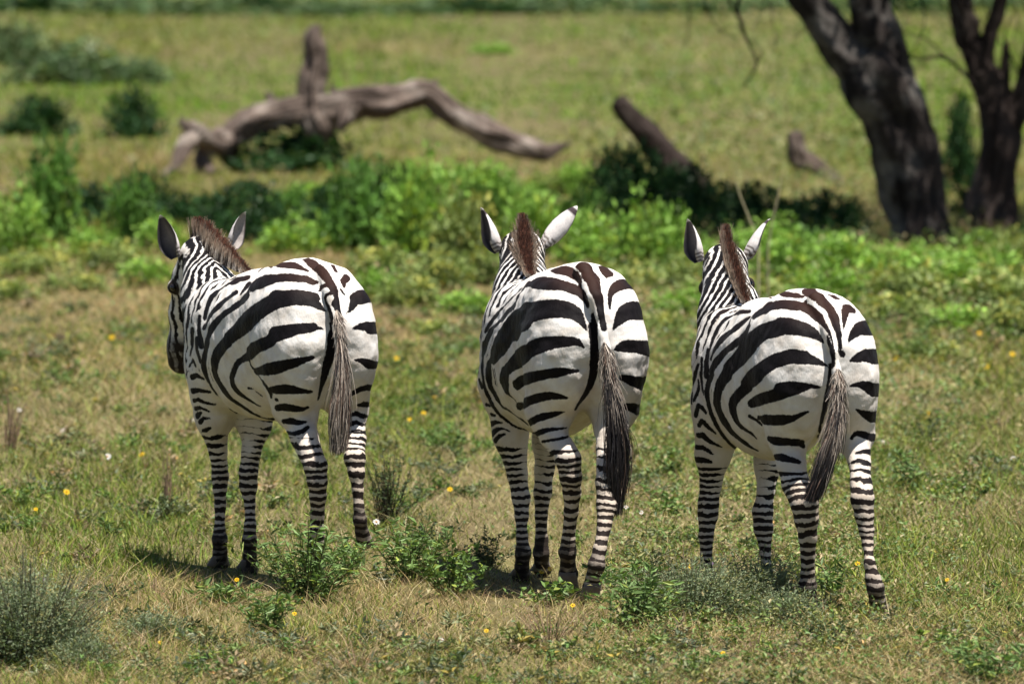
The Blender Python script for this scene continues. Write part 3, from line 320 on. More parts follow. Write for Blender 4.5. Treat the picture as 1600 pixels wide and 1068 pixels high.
def coat_attrs(i, D, V, seed):
    Z_ = D['F']; yw = Z_.yaw
    for st in STROKES[(i, 'r')]:          # bars of the right rump run on round the hip
        if st[0][0] > st[-1][0]: st.reverse()
        e = st[-1]
        if e[0] > 115 and e[0] - st[0][0] > 15: w_ = max(q[3] for q in st[-3:]); st.append([e[0] + 45, e[1] + 60, e[2] - 4, w_]); st.append([e[0] + 60, e[1] + 190, e[2] - 14, int(w_ * .9)])
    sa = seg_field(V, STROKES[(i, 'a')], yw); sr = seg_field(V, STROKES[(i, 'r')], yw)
    Vm = V * np.array([-1, 1, 1], np.float32); sm = seg_field(Vm, STROKES[(i, 'a')], yw)
    sc = D['F'].sc; x, y, z = V.T
    far = smooth01(y, .30 * sc, .36 * sc) * (x > .02)
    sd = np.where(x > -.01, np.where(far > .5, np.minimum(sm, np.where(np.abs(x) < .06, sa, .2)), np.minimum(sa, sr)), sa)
    ph = np.zeros(len(V), np.float32); du = np.full(len(V), .45, np.float32); wp = np.zeros(len(V), np.float32)
    tan = np.zeros(len(V), np.float32); blk = np.zeros(len(V), np.float32)
    dN, sN, gN, cN = chain_dist(V, D['N']); dH, sH, gH, cH = chain_dist(V, D['H'])
    best = np.full(len(V), 9.); 
    for k, leg in enumerate(D['legs']):
        hind = leg['n'][0] == 'H'; left = leg['n'][1] == 'L'; P = leg['P']
        d, s, g, c = chain_dist(V, P)
        zt = leg['zt'] * 1.0
        m = (d < best) & (z < zt + .12) & (d < .06) & ((x < c[:, 0] + .2) if left else (x > c[:, 0] - .2))
        m &= (y < .75) if hind else (y > .75)
        best[m] = d[m]
        outward = (V[:, 0] - c[:, 0]) * (-1 if left else 1) / .06
        out2 = np.clip(outward, -1, 1)
        per = leg.get('per', .034 if hind else .031)
        L0 = sum(np.linalg.norm(P[q + 1][0] - P[q][0]) for q in range(3))
        sl_ = s - out2 * .008 - .10 * np.maximum(0, (L0 - s)) * 0
        sl_ = .30 * sl_ - .78 * z + (.10 * np.abs(x - c[:, 0]) if hind else 0)
        f = 2 * np.pi * (sl_ / per + .30 * np.sin(s * 21 + k * 2 + seed) + .35 * np.sin(s * 9 + k * 3 + seed)) + k * 1.7
        below = smooth01(s, L0 - .10, L0 + .02)
        dd = .56 + .10 * out2 * (1 - below * .5) - (1 - below) * (.30 if hind else .95) * np.clip(.25 - out2, 0, 1)
        dd = dd + .06 * np.sin(s * 11 + seed * 3 + k)
        ph[m] = f[m]; du[m] = np.clip(np.maximum(dd, below * .42), .0, .75)[m]
        w_ = smooth01(z, zt + .012, zt - .012) if True else 0
        wp[m] = w_[m]
        tan[m] = smooth01(s, L0 * .6, L0 + .15)[m]
        Ltot = L0 + sum(np.linalg.norm(P[q + 1][0] - P[q][0]) for q in range(3, len(P) - 1))
        blk[m] = smooth01(s, Ltot - .19, Ltot - .12)[m] * (.8 if hind else .95)
    # neck and head
    nl = D['N'][2][0] - D['N'][0][0]; nl = nl / np.linalg.norm(nl)
    q = (V - D['N'][0][0]) @ nl
    isN = (np.minimum(dN, dH) < .09) & (y > 1.16 * sc) & (z > .92 * sc) & (q > .12)
    fN = 2 * np.pi * ((np.abs(x - cN[:, 0]) * 1.15 + z * .50 + y * .28) / .0335 + .30 * np.sin(q * 14 + seed) + .2 * np.sin(z * 40))
    ph[isN] = fN[isN]; du[isN] = .74; wp[isN] = np.maximum(wp, smooth01(q, .12, .16))[isN]
    isH = (dH < dN - .0) & (dH < .06) & (y > 1.5 * sc) & (sH > .035)
    a0 = D['H'][0][0]; b0 = D['H'][-1][0]; ax = (b0 - a0) / np.linalg.norm(b0 - a0)
    back = np.array([0, -1, .0]); back = back - ax * (back @ ax); back /= np.linalg.norm(back); sid = np.cross(ax, back)
    r_ = V - cH; ang = np.arctan2(r_ @ sid, r_ @ back)
    sp = smooth01(sH, .30, .40)
    fH = np.abs(ang) * 9.5 + sH * 40 * (1 - .0) + seed
    ph[isH] = fH[isH]; du[isH] = .44; wp[isH] = 1
    blk[isH] = np.maximum(blk, smooth01(sH, .36, .42))[isH]
    for e in D['eyes']: blk = np.maximum(blk, smooth01(np.linalg.norm(V - Z_.p(*e), axis=1), .042, .028) * 1.6)
    blk = blk.astype(np.float32)
    # stripes of the shoulder that no stroke covers
    rest = (sd > .014) & (wp < .5) & (y > .80 * sc) & (z > .78) & (~isN)
    ph[rest] = (2 * np.pi * ((y * 1.0 + np.abs(x) * .55) / .062 + .25 * np.sin(z * 9 + seed)) )[rest]; du[rest] = .42; wp[rest] = 1
    br = smooth01(z, 1.12 * sc, 1.25 * sc) * smooth01(np.abs(x), .22, .05) * smooth01(y, 1.15, .95) * .6
    return dict(sd=np.clip(sd, -.05, .05), ph=ph, du=du, wp=wp, tan=tan, blk=blk, br=br)

def coat_material():
    t = NT("zebra_coat", .65, .10); ob = t.obj()
    n1 = t.noise(170, 3, .6, ob); n2 = t.noise(14, 4, .6, ob); n3 = t.noise(45, 3, .55, ob)
    sdn = t.math('ADD', t.attr("sd").outputs[2], t.math('MULTIPLY', t.math('SUBTRACT', n1, .5), .011))
    sdn = t.math('ADD', sdn, t.math('MULTIPLY', t.math('SUBTRACT', n3, .5), .006))
    k1 = t.ramp(sdn, .0012, -.0012)
    phn = t.math('ADD', t.attr("ph").outputs[2], t.math('MULTIPLY', t.math('SUBTRACT', n3, .5), 3.2))
    phn = t.math('ADD', phn, t.math('MULTIPLY', t.math('SUBTRACT', n2, .5), 6.5))
    phn = t.math('ADD', phn, t.math('MULTIPLY', t.math('SUBTRACT', n1, .5), 1.0))
    sn = t.math('MULTIPLY_ADD', t.math('SINE', phn), .5, .5)
    dun = t.math('ADD', t.attr("du").outputs[2], t.math('MULTIPLY', t.math('SUBTRACT', n2, .5), .65))
    k2 = t.ramp(t.math('SUBTRACT', dun, sn), -.10, .10)
    wp = t.ramp(t.attr("wp").outputs[2], .4, .6)
    mf = t.n("Mix"); t.set(mf.inputs[0], wp); t.set(mf.inputs[2], k1); t.set(mf.inputs[3], k2); k = mf.outputs[0]
    white = t.mix(t.ramp(n2, .35, .75), (.73, .705, .68), (.54, .48, .42))
    tanc = t.mix(t.ramp(n2, .3, .7), (.40, .33, .265), (.26, .20, .15))
    white = t.mix(t.math('MULTIPLY', t.attr("tan").outputs[2], .62), white, tanc)
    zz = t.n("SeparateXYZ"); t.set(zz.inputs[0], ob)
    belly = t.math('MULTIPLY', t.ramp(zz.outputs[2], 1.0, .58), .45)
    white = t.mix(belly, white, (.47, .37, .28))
    black = t.mix(t.attr("br").outputs[2], (.0055, .0042, .0052), (.040, .016, .010))
    black = t.mix(t.math('MULTIPLY', t.attr("tan").outputs[2], .5), black, (.030, .020, .015))
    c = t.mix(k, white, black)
    c = t.mix(t.math('MULTIPLY', t.attr("blk").outputs[2], t.ramp(n2, .2, .5)), c, (.022, .016, .014))
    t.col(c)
    t.b.inputs["Sheen Weight"].default_value = .01; t.b.inputs["Sheen Roughness"].default_value = .4
    map_ = t.n("Mapping"); map_.inputs["Scale"].default_value = (260, 260, 60); t.set(map_.inputs[0], ob)
    hn = t.noise(1.0, 3, .6, map_.outputs[0])
    h = t.math('ADD', t.math('MULTIPLY', hn, .6), t.math('MULTIPLY', t.noise(11, 3, .5, ob), 2.2))
    h = t.math('ADD', h, t.math('MULTIPLY', k, -.12))
    t.bump(h, .35, .010)
    return t.m
def attr_material(name, rough=.6, spec=.3, noise_s=60, amt=.35, sheen=0):
    t = NT(name, rough, spec); n = t.noise(noise_s, 3, .6, t.obj())
    c = t.mix(t.math('MULTIPLY', t.ramp(n, .3, .7), amt), t.attr("col").outputs[0], (.03, .022, .018), 'MULTIPLY')
    t.col(c); t.b.inputs["Sheen Weight"].default_value = sheen; return t.m
M_COAT = coat_material()
M_HAIR = attr_material("horse_hair", .55, .35, 80, .25)
M_EAR = attr_material("ear_fur", .75, .2, 120, .25)
t_ = NT("eye_gloss", .08, .6).col((.010, .007, .006)); M_EYE = t_.m
t_ = NT("hoof_horn", .6, .3); n_ = t_.noise(40, 4, .6, t_.obj()); t_.col(t_.mix(n_, (.07, .05, .04), (.20, .155, .12))); t_.bump(n_, .4, .004); M_HOOF = t_.m

def ribbons(paths, widths, cols, rng):
    """paths (n,k,3), widths (n,k), cols (n,k,3) -> V, F, C ; each ribbon turned at random round its own axis"""
    n, k, _ = paths.shape; t = np.gradient(paths, axis=1); t /= np.linalg.norm(t, axis=2, keepdims=True) + 1e-9
    r = rng.normal(size=(n, 1, 3)); s = np.cross(t, r); s /= np.linalg.norm(s, axis=2, keepdims=True) + 1e-9
    a = paths - s * widths[..., None] * .5; b = paths + s * widths[..., None] * .5
    V = np.stack([a, b], 2).reshape(-1, 3); Cc = np.repeat(cols[:, :, None, :], 2, 2).reshape(-1, 3)
    base = (np.arange(n)[:, None] * k + np.arange(k - 1)[None]) * 2
    F = np.stack([base, base + 1, base + 3, base + 2], -1).reshape(-1, 4)
    return V, F, Cc
def curve_pts(P, ts):
    P = np.asarray(P, float); L = np.concatenate([[0], np.cumsum(np.linalg.norm(np.diff(P[:, :3], axis=0), axis=1))]); L /= L[-1]
    ts = np.asarray(ts); Q = np.stack([np.interp(ts, L, P[:, j]) for j in range(P.shape[1])], -1)
    e = .06
    Q2 = np.stack([np.interp(np.clip(ts - e, 0, 1), L, P[:, j]) for j in range(P.shape[1])], -1); Q3 = np.stack([np.interp(np.clip(ts + e, 0, 1), L, P[:, j]) for j in range(P.shape[1])], -1)
    return (Q + Q2 + Q3) / 3

def make_ear(Z, parent, base, tip, width, face, curl=1.9, light=0.0):
    A = Z.p(*base); B = Z.p(*tip); ax = B - A; L = np.linalg.norm(ax); ax /= L
    f = Z.M.T @ np.asarray(face, float); f = f - ax * (f @ ax); f /= np.linalg.norm(f); s = np.cross(ax, f)
    nt_, nu = 26, 17; T = np.linspace(0, 1, nt_); U = np.linspace(-1, 1, nu)
    prof = np.interp(T, [0, .12, .3, .5, .7, .85, .94, 1], [.46, .72, .96, 1.0, .80, .52, .32, .05]) * width / 2
    cur = np.interp(T, [0, .2, .5, .8, 1], [curl * 1.25, curl * 1.1, curl * .8, curl * .6, curl * .45])
    V = []; col = []
    for inner in (0, 1):
        for i, t in enumerate(T):
            r = prof[i] / math.sin(min(cur[i], 1.57)) * 1.0; th = .0035 * inner
            for j, u in enumerate(U):
                a = u * cur[i]
                fade = 1 if abs(u) < .95 else 0
                rr = r - th * fade
                V.append(A + ax * (L * t) + s * math.sin(a) * rr + f * (r * .55 - math.cos(a) * rr) * .8)
                if inner:
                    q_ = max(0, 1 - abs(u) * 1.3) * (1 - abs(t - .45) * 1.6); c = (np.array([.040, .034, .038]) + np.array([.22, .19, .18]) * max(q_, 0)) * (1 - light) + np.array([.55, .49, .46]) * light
                    e = max(0, abs(u) - .80) / .20
                    c = c * (1 - e) + np.array([.30, .26, .25]) * e
                    if t > .92: c = np.array([.7, .66, .6])
                else:
                    c = np.array([.66, .62, .60])
                    if abs(u) > .9 and t > .3: c = np.array([.06, .05, .05])
                    if .82 < t < .93: c = np.array([.05, .035, .04])
                    if t < .24 and (int(t * 26 + u * 1.5) % 2 == 0): c = np.array([.10, .08, .07])
                col.append(c)
    F = []; off = nt_ * nu
    for i in range(nt_ - 1):
        for j in range(nu - 1):
            a = i * nu + j; F.append((a, a + 1, a + nu + 1, a + nu)); F.append((off + a, off + a + nu, off + a + nu + 1, off + a + 1))
        for j in (0, nu - 1):
            a = i * nu + j; F.append((a, a + nu, off + a + nu, off + a))
    for j in range(nu - 1): a = (nt_ - 1) * nu + j; F.append((a, a + 1, off + a + 1, off + a))
    return mesh_np("ear", V, F, M_EAR, parent, attrs=dict(col=np.array(col)))

def make_hoof(P, parent, planted):
    k_ = 1.0 if planted else .74
    a = P[-2][0]; b = P[-1][0].copy()
    if planted: b[2] = 0.004
    ax = b - a; ax /= np.linalg.norm(ax); top = a + (b - a) * .30
    if planted: nrm = np.array([0, 0, 1.]); bot = b + np.array([0, .012, 0])
    else: nrm = -ax; bot = b + ax * .012
    s = np.cross(ax, [0, 1, 0]) if abs(ax[1]) < .9 else np.array([1., 0, 0]); s /= np.linalg.norm(s)
    V = []; n = 20
    rings = [(c_, a_ * k_, b_ * k_) for c_, a_, b_ in [(top, .033, .036), (top * .75 + bot * .25, .037, .040), (top * .4 + bot * .6, .042, .048), (bot + nrm * .004, .048, .056), (bot, .046, .054)]]
    fw = np.cross(nrm, s); fw /= np.linalg.norm(fw); s2 = np.cross(fw, nrm)
    if fw[1] < 0: fw = -fw
    for c, rx, ry in rings:
        for k in range(n):
            an = 2 * math.pi * k / n; sy = math.sin(an); yy = sy if sy > 0 else sy * .8
            V.append(c + s2 * math.cos(an) * rx + fw * yy * ry)
    F = [(r * n + k, r * n + (k + 1) % n, (r + 1) * n + (k + 1) % n, (r + 1) * n + k) for r in range(len(rings) - 1) for k in range(n)]
    c0 = len(V); V.append(bot); V.append(top)
    F += [((len(rings) - 1) * n + k, (len(rings) - 1) * n + (k + 1) % n, c0, c0) for k in range(0)]
    bm = bmesh.new(); vs = [bm.verts.new(v) for v in V]
    for q in F: bm.faces.new([vs[x] for x in q])
    for k in range(n):
        bm.faces.new([vs[(len(rings) - 1) * n + (k + 1) % n], vs[(len(rings) - 1) * n + k], vs[c0]]); bm.faces.new([vs[k], vs[(k + 1) % n], vs[c0 + 1]])
    bmesh.ops.recalc_face_normals(bm, faces=bm.faces)
    me = bpy.data.meshes.new("hoof"); bm.to_mesh(me); bm.free()
    for p in me.polygons: p.use_smooth = True
    me.materials.append(M_HOOF); o = bpy.data.objects.new("hoof", me); C.objects.link(o); o.parent = parent; return o

def make_mane(Z, D, parent, rng):
    P = [np.concatenate([Z.p(*q[:3]), [q[3], q[4], q[5]]]) for q in D['mane']]     # root, height, spread, lean to the right
    n = 6500; ts = rng.random(n); Q = curve_pts(P, ts); k = 6
    h = Q[:, 3] * (.62 + .38 * rng.random(n) ** .6) * (.95 + .07 * np.sin(ts * 40))
    up = np.array([0, -.10, 1.0]); lat = np.array([1., 0, 0]) * rng.normal(size=(n, 1)); fwd = np.array([0, 1., 0]) * rng.normal(size=(n, 1))
    root = Q[:, :3] + lat * Q[:, 4:5] * .45 + fwd * .01 - up * .02
    u = np.linspace(0, 1, k)[None, :, None]
    path = root[:, None] + up * (h[:, None, None] * u + .02) + (lat * Q[:, 4:5] * .35)[:, None] * u ** 1.3 + (fwd * .006)[:, None] * u + np.array([1., 0, 0]) * (Q[:, 5:6] * 1.0)[:, None] * u ** 1.6
    path += rng.normal(size=(n, k, 3)) * .0008
    w_ = np.linspace(1, .35, k)[None] * .0034 * (.7 + .6 * rng.random((n, 1)))
    band = np.sin(ts * 2 * np.pi * 11 + .5) > -.1
    rootc = np.where(band[:, None], np.array([.045, .03, .025]), np.array([.62, .54, .46]))
    tip = np.array([.22, .088, .052]) * (.45 + .9 * rng.random((n, 1))); dark = rng.random(n) < .25; tip[dark] = [.03, .018, .015]
    edge = np.abs(lat[:, 0]) > 1.25; tip[edge] = np.array([.40, .29, .21]) * (.5 + .6 * rng.random((edge.sum(), 1)))
    mixf = np.clip((np.linspace(0, 1, k)[None, :, None] - .38) / .35, 0, 1)
    col = rootc[:, None] * (1 - mixf) + tip[:, None] * mixf
    V, F, Cc = ribbons(path, w_, col, rng)
    return mesh_np("mane", V, F, M_HAIR, parent, attrs=dict(col=Cc))

def make_tail(Z, D, parent, rng):
    P = np.array([np.concatenate([Z.p(*q[:3]), [q[3]]]) for q in D['tail']])      # centre line and half spread
    n = 5000; k = 11; s0 = .13 + rng.random(n) * .69; ln = np.interp(s0, [0, .25, .45], [.07, .12, .34]) * (.7 + .6 * rng.random(n)); long = (rng.random(n) < .6) & (s0 > .22)
    e = np.where(long, np.minimum(1.0, s0 + ln + .35 * rng.random(n)), np.minimum(1, s0 + ln))
    dx = np.clip(rng.normal(size=n) * .5, -1.1, 1.1); dy = rng.normal(size=n) * .5
    u = np.linspace(0, 1, k)[None]; s = s0[:, None] + (e - s0)[:, None] * u
    Q = curve_pts(P, s.ravel()).reshape(n, k, 4); wd = Q[..., 3]
    grow = .25 + .75 * np.clip(u / .5, 0, 1)
    path = Q[..., :3].copy(); path[..., 0] += dx[:, None] * wd * grow * (1 + .3 * u * rng.normal(size=(n, 1)))
    path[..., 1] += dy[:, None] * wd * .7 * grow - .012
    path += rng.normal(size=(n, 1, 3)) * .006 * u[..., None] * 1.5
    path[..., 0] += .0035 * np.sin(u * rng.uniform(3, 8, (n, 1)) + rng.random((n, 1)) * 6.28) * u; path[..., 0] += .35 * wd * np.sin(np.round(dx * 4) * 2.3)[:, None] * u ** 2 * .5
    w_ = np.linspace(1, .3, k)[None] * .0030 * (.6 + .7 * rng.random((n, 1)))
    light = np.array([.52, .44, .37]); dark = np.array([.016, .013, .014]); brown = np.array([.16, .10, .075])
    pl = np.interp(s0, [0, .12, .45, .7, 1], D['tail_light'])
    r = rng.random(n); base = np.where((r < pl)[:, None], light * (.55 + .6 * rng.random((n, 1))), np.where((r < pl + .15)[:, None], brown, dark))
    endf = np.clip((s - D.get('tail_dark', .6)) / .25, 0, 1)[..., None] * (rng.random((n, 1, 1)) < .85)
    col = base[:, None] * (1 - endf) + dark * endf
    V, F, Cc = ribbons(path, w_, col, rng)
    return mesh_np("tail_tuft", V, F, M_HAIR, parent, attrs=dict(col=Cc))

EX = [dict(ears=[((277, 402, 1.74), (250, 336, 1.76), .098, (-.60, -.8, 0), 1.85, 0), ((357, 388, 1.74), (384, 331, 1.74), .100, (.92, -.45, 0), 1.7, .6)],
           mane=[(303, 372, 1.80, .095, .018, .0), (314, 378, 1.70, .105, .016, .01), (330, 396, 1.52, .095, .014, .025), (350, 412, 1.35, .085, .013, .02), (372, 424, 1.2, .055, .010, .01), (392, 430, 1.05, .015, .008, 0)],
           tail=[(519, 452, -.04, .012), (527, 500, -.09, .014), (533, 550, -.125, .018), (533, 600, -.14, .028), (529, 645, -.145, .034), (527, 690, -.14, .020), (526, 708, -.14, .012)], tail_light=[.7, .65, .5, .42, .4], tail_dark=.95,
           eyes=[(271, 449, 1.79), (333, 440, 1.86)], zt=[.60, .62, .56, .66]),
      dict(ears=[((783, 392, 1.72), (751, 324, 1.74), .105, (-.96, -.34, 0), 2.1, 0), ((848, 384, 1.72), (902, 322, 1.72), .080, (.35, .95, .2), 1.35, 0)],
           mane=[(815, 366, 1.78, .095, .008, -.002), (816, 374, 1.68, .105, .016, 0), (818, 388, 1.55, .080, .033, 0), (821, 408, 1.35, .060, .032, 0), (826, 426, 1.15, .035, .018, 0), (829, 434, 1.0, .02, .010, 0)],
           tail=[(936, 495, -.08, .010), (942, 530, -.11, .020), (949, 570, -.125, .024), (955, 620, -.14, .032), (963, 670, -.15, .042), (966, 720, -.155, .044), (962, 765, -.15, .028), (958, 805, -.14, .014)], tail_light=[.7, .55, .25, .05, .0], tail_dark=.34,
           eyes=[(781, 446, 1.86), (847, 446, 1.86)], zt=[.575, .60, .53, .66]),
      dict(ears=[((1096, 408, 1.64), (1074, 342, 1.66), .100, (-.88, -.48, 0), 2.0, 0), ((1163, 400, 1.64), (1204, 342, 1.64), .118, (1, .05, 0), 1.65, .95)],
           mane=[(1132, 378, 1.70, .080, .007, .003), (1133, 390, 1.6, .095, .011, 0), (1139, 412, 1.45, .085, .016, 0), (1149, 440, 1.27, .075, .018, 0), (1158, 462, 1.1, .055, .016, 0), (1166, 476, .98, .02, .012, 0)],
           tail=[(1303, 545, -.09, .012), (1308, 580, -.12, .018), (1309, 620, -.135, .026), (1306, 660, -.145, .033), (1295, 700, -.15, .037), (1282, 740, -.15, .027), (1266, 782, -.14, .018)], tail_light=[.7, .6, .4, .1, .0], tail_dark=.5,
           eyes=[(1101, 450, 1.76), (1171, 444, 1.74)], zt=[.545, .58, .50, .62])]
ZLAB = ["left-hand zebra walking away, its black muzzle showing past its neck",
        "middle zebra walking away, long black tail tuft hanging over its right hind leg",
        "right-hand zebra walking away with grey tail swung left between its wide-set hind legs"]
def make_zebra(i, h=.006):
    D = ZEB[i]; D.update(EX[i]); Z = D['F']; rng = np.random.default_rng(11 + i)
    for leg, zt in zip(D['legs'], D['zt']): leg['zt'] = zt
    f, V, F = build_zebra(D, h)
    root = tag(empty("zebra", Z.o, Z.yaw), ZLAB[i], "zebra", "plains zebras walking away over the grassland")
    V = V.astype(np.float32)
    G = -f.grad(V); G = -G if ((V - V.mean(0)) * G).sum() < 0 else G      # soft relief of muscle and skin folds
    rel = np.zeros(len(V))
    for amp, lam, m in ((.0026, .17, 8), (.0011, .07, 9), (.0004, .03, 9)):
        for _ in range(m):
            d = rng.normal(size=3); d /= np.linalg.norm(d); rel += amp * np.sin(V @ (d * 2 * np.pi / lam * rng.uniform(.8, 1.25)) + rng.random() * 6.28) / math.sqrt(m) * 1.4
    V = (V + G * (rel * np.where((V[:, 2] < .62) | (V[:, 1] > 1.35), .35, 1.0))[:, None]).astype(np.float32)
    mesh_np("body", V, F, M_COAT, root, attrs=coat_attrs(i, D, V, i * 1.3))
    make_mane(Z, D, root, rng); make_tail(Z, D, root, rng)
    for e in D['ears']: make_ear(Z, root, *e)
    for q in D['eyes']:
        bm = bmesh.new(); bmesh.ops.create_uvsphere(bm, u_segments=16, v_segments=10, radius=.015)
        me = bpy.data.meshes.new("eye"); bm.to_mesh(me); bm.free(); me.materials.append(M_EYE)
        for p in me.polygons: p.use_smooth = True
        o = bpy.data.objects.new("eye", me); C.objects.link(o); o.parent = root; o.location = Z.p(*q)
    for leg in D['legs']: make_hoof(leg['P'], root, not (i == 0 and leg['n'] == 'HR'))
    return root
for i_ in range(3): make_zebra(i_)
#@SECTION world
# ---------------------------------------------------------------- ground
def vnoise(x, y, seed, scale):
    """smooth random field in 0..1 from value noise on a lattice"""
    x = x / scale; y = y / scale; xi = np.floor(x).astype(np.int64); yi = np.floor(y).astype(np.int64)
    fx = x - xi; fy = y - yi; fx = fx * fx * (3 - 2 * fx); fy = fy * fy * (3 - 2 * fy)
    def h(a, b):
        v = np.sin(a * 127.1 + b * 311.7 + seed * 74.7) * 43758.5453; return v - np.floor(v)
    return (h(xi, yi) * (1 - fx) + h(xi + 1, yi) * fx) * (1 - fy) + (h(xi, yi + 1) * (1 - fx) + h(xi + 1, yi + 1) * fx) * fy
def fbm(x, y, seed, scale): return (vnoise(x, y, seed, scale) + .5 * vnoise(x, y, seed + 3, scale * .47) + .25 * vnoise(x, y, seed + 7, scale * .21)) / 1.75
def relief(x, y): return (fbm(x, y, 2, 3.2) - .5) * .05 + (fbm(x, y, 5, 26) - .5) * .12 * np.clip((y - 45) / 30, 0, 1)

def ground_material():
    t = NT("savanna_soil", .95, .1); p = t.n("NewGeometry").outputs["Position"]
    big = t.noise(.045, 4, .6, p); mid = t.noise(.6, 4, .6, p); fine = t.noise(18, 4, .65, p)
    green = t.mix(mid, (.085, .105, .024), (.14, .145, .040)); dry = t.mix(mid, (.20, .155, .08), (.13, .10, .048))
    c = t.mix(t.ramp(t.math('ADD', t.math('MULTIPLY', big, .6), t.math('MULTIPLY', mid, .4)), .40, .60), green, dry)
    c = t.mix(t.ramp(fine, .35, .7), c, (.075, .060, .034)); t.col(c); t.bump(fine, .7, .03); return t.m
xs = np.concatenate([[-1500, -400, -120, -60, -35], np.linspace(-22, 22, 150), [35, 60, 120, 400, 1500]])
ys = np.concatenate([[-60, 0, 15], np.linspace(22, 60, 130), np.geomspace(61, 420, 90), [600, 1000, 2200, 4500]])
GX, GY = np.meshgrid(xs, ys); GZ = relief(GX, GY) * (np.abs(GX) < 23) - .012
nxg = len(xs); q_ = np.arange((len(ys) - 1) * nxg).reshape(-1, nxg)[:, :-1].ravel()
tag(mesh_np("ground", np.stack([GX.ravel(), GY.ravel(), GZ.ravel()], 1), np.stack([q_, q_ + 1, q_ + 1 + nxg, q_ + nxg], 1), ground_material()), "short grass and dry earth of the open savanna plain", "ground", kind="structure")
def gz(x, y): return float(relief(np.array([x]), np.array([y]))[0]) - .012

def leaf_material(name, trans=.35, rough=.55, spec=.25):
    t = NT(name, rough, spec); t.col(t.attr("col").outputs[0])
    tr = t.n("BsdfTranslucent"); hs = t.mix(1.0, t.attr("col").outputs[0], (1.0, 1.15, .55), 'MULTIPLY'); t.set(tr.inputs[0], hs)
    mx = t.n("MixShader"); mx.inputs[0].default_value = trans
    t.t.links.new(t.b.outputs[0], mx.inputs[1]); t.t.links.new(tr.outputs[0], mx.inputs[2])
    t.t.links.new(mx.outputs[0], t.t.nodes["Material Output"].inputs[0]); return t.m
M_GRASS = leaf_material("grass_blade", .14, .6, .15); M_LEAF = leaf_material("leaf", .20, .5, .22); M_STEM = attr_material("stem_bark", .85, .1, 30, .4)
M_PETAL = leaf_material("petal", .25, .6, .1)

# ---------------------------------------------------------------- grass
def blades(n, y0, y1, seed, hgt, wid, power=1.6, margin=1.35, extra=2.3, green=.5, rows=3, straw=1.0, var=.6, warm=0.0):
    rng = np.random.default_rng(seed); a = 1 - power; nt_ = n // 12; u = rng.random(nt_)
    TY = (y0 ** a + u * (y1 ** a - y0 ** a)) ** (1 / a); TX = (rng.random(nt_) * 2 - 1) * (TY * .064 * margin + extra)
    ti = rng.integers(0, nt_, n); rt = (.02 + .10 * rng.random(nt_) ** 2)[ti] * (TY[ti] / 30) ** .9
    X = TX[ti] + rng.normal(size=n) * rt; Y = TY[ti] + rng.normal(size=n) * rt; loose = rng.random(n) < .4
    X[loose] += rng.normal(size=loose.sum()) * .25 * (Y[loose] / 30); Y[loose] += rng.normal(size=loose.sum()) * .4
    tone = rng.random(nt_)[ti]; th_ = (.5 + .9 * rng.random(nt_) ** 1.5)[ti]
    f = fbm(X, Y, 21, 1.6 * (Y / 30) ** .7); f2 = fbm(X, Y, 33, .5 * (Y / 30)); f3 = fbm(X, Y * .35, 41, 7.0)
    sc = (Y / 30) ** .75
    keep = rng.random(n) < np.clip(.35 + 1.3 * f2, .25, 1); X, Y, f, f2, f3, sc, tone, th_ = [q[keep] for q in (X, Y, f, f2, f3, sc, tone, th_)]; n = len(X)
    h = hgt * sc * (.35 + 1.0 * rng.random(n) ** 1.6) * (.55 + .9 * f2) * th_; w = wid * sc * (.6 + .8 * rng.random(n))
    g = np.clip((f * .8 + f3 * .7 - .75) * 4.0 + green + (tone - .5) * .9 - .45 * np.clip((29.6 - Y) / 1.6, 0, 1), 0, 1); r = rng.random(n)
    isg = r < g * .72 + .06
    GR = np.array([[.110, .180, .024], [.170, .230, .032], [.060, .100, .018], [.230, .255, .042]]); ST = np.array([[.38, .31, .15], [.29, .225, .105], [.44, .37, .22], [.17, .105, .068], [.27, .215, .095]])
    c = np.where(isg[:, None], GR[rng.integers(0, 4, n)], ST[rng.integers(0, 5, n)] * straw) * (1 - var * .55 + var * rng.random((n, 1)))
    f4 = np.clip((fbm(X, Y * .22, 61, 9.0) - .40) * 5, 0, 1)[:, None] * np.clip((Y - 60) / 40, 0, 1)[:, None]; c = c * (1 - f4) + c * np.array([.74, 1.10, .50]) * f4
    c = c * np.array([1 + warm, 1.0, 1 - .8 * abs(warm)]); h = np.where(isg, h, h * .95); w = np.where(isg, w * 1.15, w * .75)
    th = rng.random(n) * 2 * np.pi; lean = np.where(isg, .15 + .9 * rng.random(n), .4 + 2.2 * rng.random(n)) * h; ph_ = rng.random(n) * 2 * np.pi
    u = np.linspace(0, 1, rows)[None, :]
    px = X[:, None] + np.cos(ph_)[:, None] * lean[:, None] * u ** 1.7; py = Y[:, None] + np.sin(ph_)[:, None] * lean[:, None] * u ** 1.7
    pz = (relief(X, Y) - .02)[:, None] + h[:, None] * u
    ww = w[:, None] * np.interp(np.linspace(0, 1, rows), [0, .5, 1], [.9, .8, .12])[None]
    sx, sy = np.cos(th)[:, None] * ww * .5, np.sin(th)[:, None] * ww * .5
    V = np.stack([np.stack([px - sx, py - sy, pz], -1), np.stack([px + sx, py + sy, pz], -1)], 2).reshape(-1, 3)
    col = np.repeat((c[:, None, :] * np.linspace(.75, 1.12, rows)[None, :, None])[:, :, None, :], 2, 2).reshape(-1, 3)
    b = (np.arange(n)[:, None] * rows + np.arange(rows - 1)[None]) * 2
    return V, np.stack([b, b + 1, b + 3, b + 2], -1).reshape(-1, 4), col
